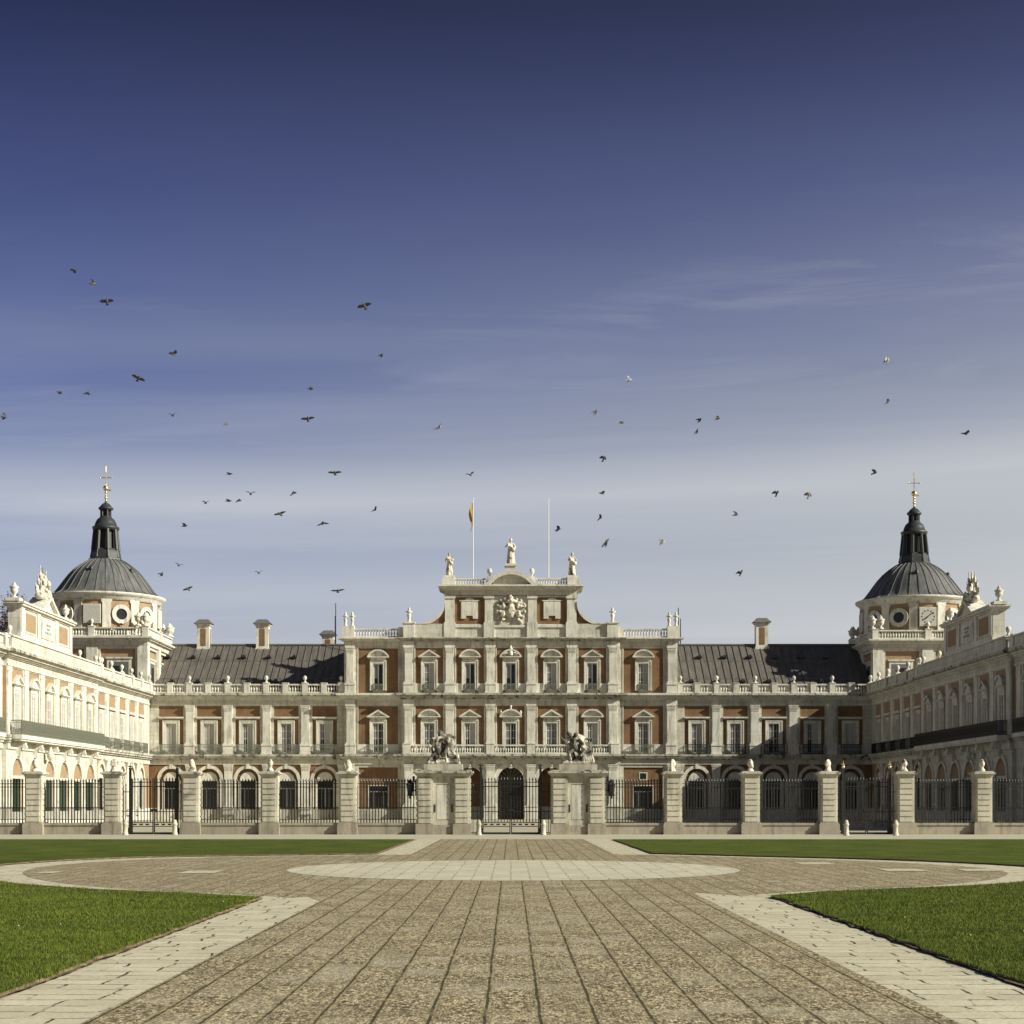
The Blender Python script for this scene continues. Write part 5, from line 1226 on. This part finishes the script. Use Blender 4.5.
# ------------------------------------------------------------------ pigeons
def bird_mesh(up, sweep, name='pigeon', asym=0.):
    m = MB(); cap(m, (0, .11, 0), (0, -.04, 0), .045, .065, 8); cap(m, (0, -.04, 0), (0, -.13, .015), .055, .034, 8); ell(m, (0, -.16, .02), (.026, .034, .026), 8); cap(m, (0, -.185, .018), (0, -.21, .012), .01, .004, 6)
    m.add([(-.02,.08,-.01),(.02,.08,-.01),(.075,.25,-.01),(-.075,.25,-.01),(-.02,.08,.014),(.02,.08,.014),(.075,.25,.006),(-.075,.25,.006)], [(0,3,2,1),(4,5,6,7),(0,1,5,4),(1,2,6,5),(2,3,7,6),(3,0,4,7)], 'marble')
    for s in (-1, 1):
        a = R(up + asym*s); b = R(up*.35 + asym*s + (-12 if up > 20 else 6))
        def P(u, c, h=0.):   # u along the wing, c chordwise
            if u < .14: x, z = u*math.cos(a), u*math.sin(a)
            else: x, z = .14*math.cos(a)+(u-.14)*math.cos(b), .14*math.sin(a)+(u-.14)*math.sin(b)
            return (s*(x+.02), c, z+.01+h)
        sw = sweep
        pts = [(0, -.08, .085), (.07, -.11, .10), (.13, -.13, .10), (.20, -.10+sw*.4, .10+sw*.3), (.26, -.05+sw*.8, .09+sw*.8), (.31, .03+sw, .06+sw)]
        vs = []
        for u, c0, c1 in pts:
            th = .010 if u < .2 else .006
            vs += [P(u, c0, -th), P(u, c1, -th*.6), P(u, c0, th), P(u, c1, th*.6)]
        fs = []
        for i in range(len(pts)-1):
            o = 4*i; fs += [(o, o+1, o+5, o+4), (o+2, o+6, o+7, o+3), (o, o+4, o+6, o+2), (o+1, o+3, o+7, o+5)]
        n = 4*(len(pts)-1); fs += [(0, 2, 3, 1), (n, n+1, n+3, n+2)]
        m.add(vs, fs, 'marble')
    return blob(m, name, 'bird', .0085, 0, 0, 0)
BP = [bird_mesh(45, .02), bird_mesh(8, .0), bird_mesh(-28, .03), bird_mesh(62, .05), bird_mesh(20, .06, asym=18)]
# px, py, span in px, pose, yaw, pitch, roll, label
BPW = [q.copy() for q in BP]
for q in BPW: q.materials.clear(); q.materials.append(M['bird_pale_sunlit'])
BD = [
(74,270,9,2,80,0,10,'small dark pigeon, highest of the flock at upper left'),
(93,284,13,3,60,10,35,'pigeon with a raised sunlit white wing, between two darker ones at upper left'),
(107,301.5,15,1,10,-25,-8,'broad winged dark pigeon, lowest of the trio at upper left'),
(173.5,354,12,4,150,10,25,'pigeon with one wing raised, above the left dome and high in the sky'),
(138.5,378.5,15,1,20,-20,20,'dark pigeon gliding with straight wings, upper left of the sky'),
(60,392,9,2,100,0,0,'small pigeon with drooped wings, left one of a level pair above the left wing'),
(87,393,9,2,60,-10,-5,'small pigeon with drooped wings, right one of a level pair above the left wing'),
(5,417,8,3,120,0,60,'pigeon cut close by the left edge of the sky'),
(173,415.5,12,0,200,-10,10,'pigeon with half raised wings right of the cross on the left dome'),
(226,424.5,8,4,70,0,-20,'small pale backed pigeon alone between the left dome and the centre'),
(311,389,9,0,110,0,-25,'small pigeon just above a long winged one, left of centre'),
(308,419,15,1,5,-15,-8,'long winged dark pigeon just below a small one, left of centre'),
(364.5,306,16,1,-10,-20,-14,'highest pigeon near the middle of the sky'),
(382,356,10,3,30,-10,-40,'pigeon below the highest middle one, wings folding up'),
(439.5,427,14,4,25,-10,-28,'pigeon with a pale raised wing left of the centre line'),
(470.7,475,11,0,160,0,12,'pigeon straight above the flag on the palace roof'),
(375,510,9,4,40,0,-30,'small pigeon banking left of the flagpole'),
(335,473,15,1,0,-12,-2,'pigeon with level straight wings above the right end of the left roof'),
(293,493,10,2,45,-30,-25,'small pigeon turning, left of the level winged one above the left roof'),
(230,474,8,1,70,0,0,'small pigeon, topmost of the cluster right of the left dome'),
(251,494,12,0,10,0,0,'slightly raised wings, pigeon at the right end of the row beside the left dome'),
(238.5,500.5,8,2,60,-20,-20,'tiny dark pigeon overlapping the middle of the row right of the left dome'),
(229,501,8,1,80,0,5,'tiny pigeon in the row, just left of an overlapping darker one'),
(206,503,10,0,30,0,-5,'pigeon at the left end of the loose row right of the left dome'),
(280,514,13,1,-15,-10,-14,'slender pigeon gliding down to the right above the left chimneys'),
(323,523,13,2,10,-10,-12,'pigeon with bent wings above the right side of the left roof'),
(185,526,7,0,70,0,10,'very small pigeon alone above and right of the left drum'),
(179,565.5,8,0,20,0,10,'small pigeon, upper of three beside the left drum'),
(162,575,11,3,40,-10,-25,'pigeon with upright wings, left of three beside the left drum'),
(188,589,11,1,-10,-15,-20,'pigeon diving right, lowest of three beside the left drum'),
(259,573,10,0,15,0,-5,'small pigeon just above the second chimney from the left'),
(338,591,15,1,5,-10,-6,'low broad winged pigeon directly above the lightning rods on the left roof'),
(630,380,9,3,90,-30,60,'pale pigeon with upright wings, highest one right of centre'),
(596,413,11,3,45,-20,-30,'pigeon with a sunlit wing, left of a smaller one right of centre'),
(622,423,9,0,60,0,-15,'small white flecked pigeon between the highest right one and its neighbour'),
(604,458.5,9,3,20,-50,10,'pigeon with wings swept up, alone in the middle right'),
(602.5,493.5,8,0,120,0,0,'tiny pigeon, top of a column of four right of the bare flagpole'),
(600.5,518,9,4,50,-20,-40,'pigeon second from top of the column right of the bare flagpole'),
(558.5,529.5,10,4,70,-10,-35,'pigeon right beside the bare flagpole'),
(606.5,543,14,1,40,-50,-42,'largest pigeon of the column right of the bare flagpole, flying down'),
(663,542.5,12,3,80,-40,20,'pigeon diving with a pale wing, above the right end of the central block'),
(700,420.7,10,3,40,-20,-20,'upper left pigeon of a tight trio above the right roof'),
(697.5,431,10,4,30,-40,-38,'lower pigeon of a tight trio high above the right roof'),
(718,419,10,3,60,-10,-30,'white winged right pigeon of a tight trio high above the right roof'),
(736,515,9,3,50,0,25,'small pigeon left of two whiter ones above the right chimney'),
(741,573,11,0,30,-40,-20,'lowest pigeon on the right, above the right roof chimney'),
(777,493.5,11,3,20,-40,-10,'darker left pigeon of a pair above the right roof'),
(809,495,11,3,10,-60,10,'whiter right pigeon of a pair above the right roof'),
(888,360.5,13,3,90,-70,10,'white pigeon seen from below, highest on the right side'),
(888,402,10,4,45,-20,-30,'white and grey pigeon under the highest one on the right side'),
(965.8,433.7,13,4,120,0,20,'two toned pigeon in profile nearest the right edge'),
(875,473,10,3,100,-30,-50,'pigeon just left of the cross on the right dome'),
]
for i, (px, py, sp, po, yaw, pit, rol, lab) in enumerate(BD):
    d = 1600*.68/max(sp, 7.5); d = min(max(d, 78), 108)*.96
    o = link('pigeon', BP[po], None, ((px-511)*d/1600, d, 1.6+(803.5-py)*d/1600)); s_ = .90*sp*d/(1600*.62); s_ = min(max(s_, 1.0), 1.12)
    o.scale = (s_,)*3; o.rotation_euler = (R(pit), R(rol), R(yaw)); o.rotation_mode = 'XYZ'
    tag(o, lab, 'pigeon', 'pigeons flying over the palace')
    if any(q in lab for q in ('white', 'pale', 'sunlit')): o.data = BPW[po]  # white birds and sunlit wings get the lighter copy, sun painted in

# ------------------------------------------------------------------ camera, sun, sky
EXPO = .48
cam = bpy.data.cameras.new('Camera'); co = bpy.data.objects.new('Camera', cam); COL.objects.link(co); sc.camera = co
co.location = (0, 0, 1.6); co.rotation_euler = (R(90), 0, 0); cam.sensor_width = 36; cam.lens = 36*1600/1024
cam.shift_x = .0012; cam.shift_y = (803.5-512)/1024; cam.clip_end = 5000; cam.clip_start = .1
SUN = Vector((1., -.34, .56)).normalized()
el = math.asin(SUN.z); az = math.atan2(SUN.x, SUN.y)
sd = bpy.data.lights.new('Sun', 'SUN'); sd.energy = 5.0; sd.angle = R(.53); sd.color = (1., .962, .82)
so = bpy.data.objects.new('Sun', sd); COL.objects.link(so); so.rotation_euler = SUN.to_track_quat('Z', 'Y').to_euler(); so.location = (60, -30, 60)
w = bpy.data.worlds.new('World'); sc.world = w; w.use_nodes = True; t = w.node_tree; t.nodes.clear()
out = t.nodes.new('ShaderNodeOutputWorld'); bg = t.nodes.new('ShaderNodeBackground'); L(t, bg.outputs[0], out.inputs[0])
sky = t.nodes.new('ShaderNodeTexSky'); sky.sky_type = 'NISHITA'; sky.sun_disc = False; sky.sun_elevation = el; sky.sun_rotation = az
sky.air_density = 1.; sky.dust_density = 1.; sky.ozone_density = 3.
tc = t.nodes.new('ShaderNodeTexCoord'); sp = t.nodes.new('ShaderNodeSeparateXYZ'); L(t, tc.outputs['Generated'], sp.inputs[0])
# the photographed sky: deep violet blue above, paler and greyer towards the horizon and the sun side
lin = lambda c: tuple((v/255/12.92) if v < 10.3 else ((v/255+.055)/1.055)**2.4 for v in c)
NISH = {.449: (.97, 1.66, 3.05), .403: (1.05, 1.85, 3.2), .353: (1.22, 2.1, 3.5), .300: (1.36, 2.3, 3.8), .244: (1.6, 2.65, 4.2), .187: (2.0, 3.15, 4.65), .126: (2.6, 3.85, 4.9), .06: (3.6, 4.8, 5.2)}
TL = {.449: (36,43,76), .403: (46,56,97), .353: (58,70,118), .300: (75,89,139), .244: (98,111,156), .187: (134,145,176), .126: (157,166,187), .06: (170,178,192)}
TR = {.449: (48,55,84), .403: (64,73,110), .353: (88,99,137), .300: (120,129,158), .244: (147,155,175), .187: (184,189,195), .126: (199,202,205), .06: (204,207,208)}
KS = .085*2**EXPO
def tintramp(T):
    pts = []
    for z in sorted(NISH): g = lin(T[z]); pts.append((z, tuple(min(1., g[i]/(KS*NISH[z][i])/3.) for i in range(3))))
    pts = [(0., pts[0][1])] + pts + [(.55, (.035, .03, .05)), (.7, (.10, .10, .105)), (1., (.15, .15, .155))]
    return ramp(t, sp.outputs[2], pts)
hx = math_(t, 'MULTIPLY_ADD', sp.outputs[0], 1.55, .5); hxc = N(t, 'ShaderNodeClamp'); L(t, hx, hxc.inputs[0])
tint = mixc(t, hxc.outputs[0], tintramp(TL), tintramp(TR))
tint = mixc(t, 1., tint, (3., 3., 3.), 'MULTIPLY')
skyc = mixc(t, 1., sky.outputs[0], tint, 'MULTIPLY')
skyc = mixc(t, 1., skyc, ramp(t, math_(t, 'MULTIPLY_ADD', sp.outputs[1], .5, .5), [(.25, .5), (.62, 1.)]), 'MULTIPLY')   # unseen sky behind the camera dimmed to cut fill light on the facade
# thin cirrus bands: noise on a plane far above, stretched sideways
div = math_(t, 'MAXIMUM', sp.outputs[2], .02)
cx_ = math_(t, 'DIVIDE', sp.outputs[0], div); cy_ = math_(t, 'DIVIDE', sp.outputs[1], div)
cv = t.nodes.new('ShaderNodeCombineXYZ'); L(t, math_(t, 'MULTIPLY_ADD', cx_, .30, math_(t, 'MULTIPLY', cy_, .02)), cv.inputs[0]); L(t, math_(t, 'MULTIPLY_ADD', cy_, .7, math_(t, 'MULTIPLY', cx_, .06)), cv.inputs[1])
n1 = N(t, 'ShaderNodeTexNoise'); n1.inputs['Scale'].default_value = .9; n1.inputs['Detail'].default_value = 8; n1.inputs['Roughness'].default_value = .55; n1.inputs['Distortion'].default_value = .5; L(t, cv.outputs[0], n1.inputs['Vector'])
cl = ramp(t, n1.outputs['Fac'], [(.42, 0.), (.75, 1.)])
fade = ramp(t, sp.outputs[2], [(0., .10), (.1, .35), (.22, .36), (.30, .12), (.42, .02), (.5, .0)])
cl = math_(t, 'MULTIPLY', cl, fade)
n2 = N(t, 'ShaderNodeTexNoise'); n2.inputs['Scale'].default_value = 3.1; n2.inputs['Detail'].default_value = 9; n2.inputs['Roughness'].default_value = .62; n2.inputs['Distortion'].default_value = .8; L(t, cv.outputs[0], n2.inputs['Vector'])
wisp = ramp(t, n2.outputs['Fac'], [(.47, 0.), (.72, 1.)])
def belt(z0, w, slope, amt):   # a long belt of thin cirrus across the sky, broken by the noise
    d = math_(t, 'ABSOLUTE', math_(t, 'SUBTRACT', math_(t, 'ADD', sp.outputs[2], math_(t, 'MULTIPLY_ADD', n1.outputs['Fac'], .03, -.015)), math_(t, 'MULTIPLY_ADD', sp.outputs[0], slope, z0)))
    return math_(t, 'MULTIPLY', math_(t, 'MAXIMUM', math_(t, 'SUBTRACT', 1., math_(t, 'DIVIDE', d, w)), 0.), amt)
b1 = math_(t, 'MULTIPLY', belt(.188, .036, .03, .68), ramp(t, n1.outputs['Fac'], [(.3, .45), (.6, 1.)]))
b2 = math_(t, 'MULTIPLY', belt(.285, .035, .09, .30), math_(t, 'MULTIPLY', wisp, ramp(t, sp.outputs[0], [(0., .5), (.12, 1.)])))
b3 = math_(t, 'MULTIPLY', belt(.11, .045, -.02, .5), ramp(t, n1.outputs['Fac'], [(.35, .2), (.6, 1.)]))
cl = math_(t, 'MAXIMUM', math_(t, 'MAXIMUM', cl, b1), math_(t, 'MAXIMUM', b2, b3))
cl = math_(t, 'MAXIMUM', cl, math_(t, 'MULTIPLY', wisp, math_(t, 'MULTIPLY', fade, .6)))
skyc = mixc(t, cl, skyc, tuple(v/KS for v in lin((206, 209, 214))))
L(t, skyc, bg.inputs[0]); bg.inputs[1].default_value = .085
sc.view_settings.view_transform = 'Standard'; sc.view_settings.look = 'None'; sc.view_settings.exposure = EXPO; sc.view_settings.gamma = 1.
sc.render.engine = 'CYCLES'
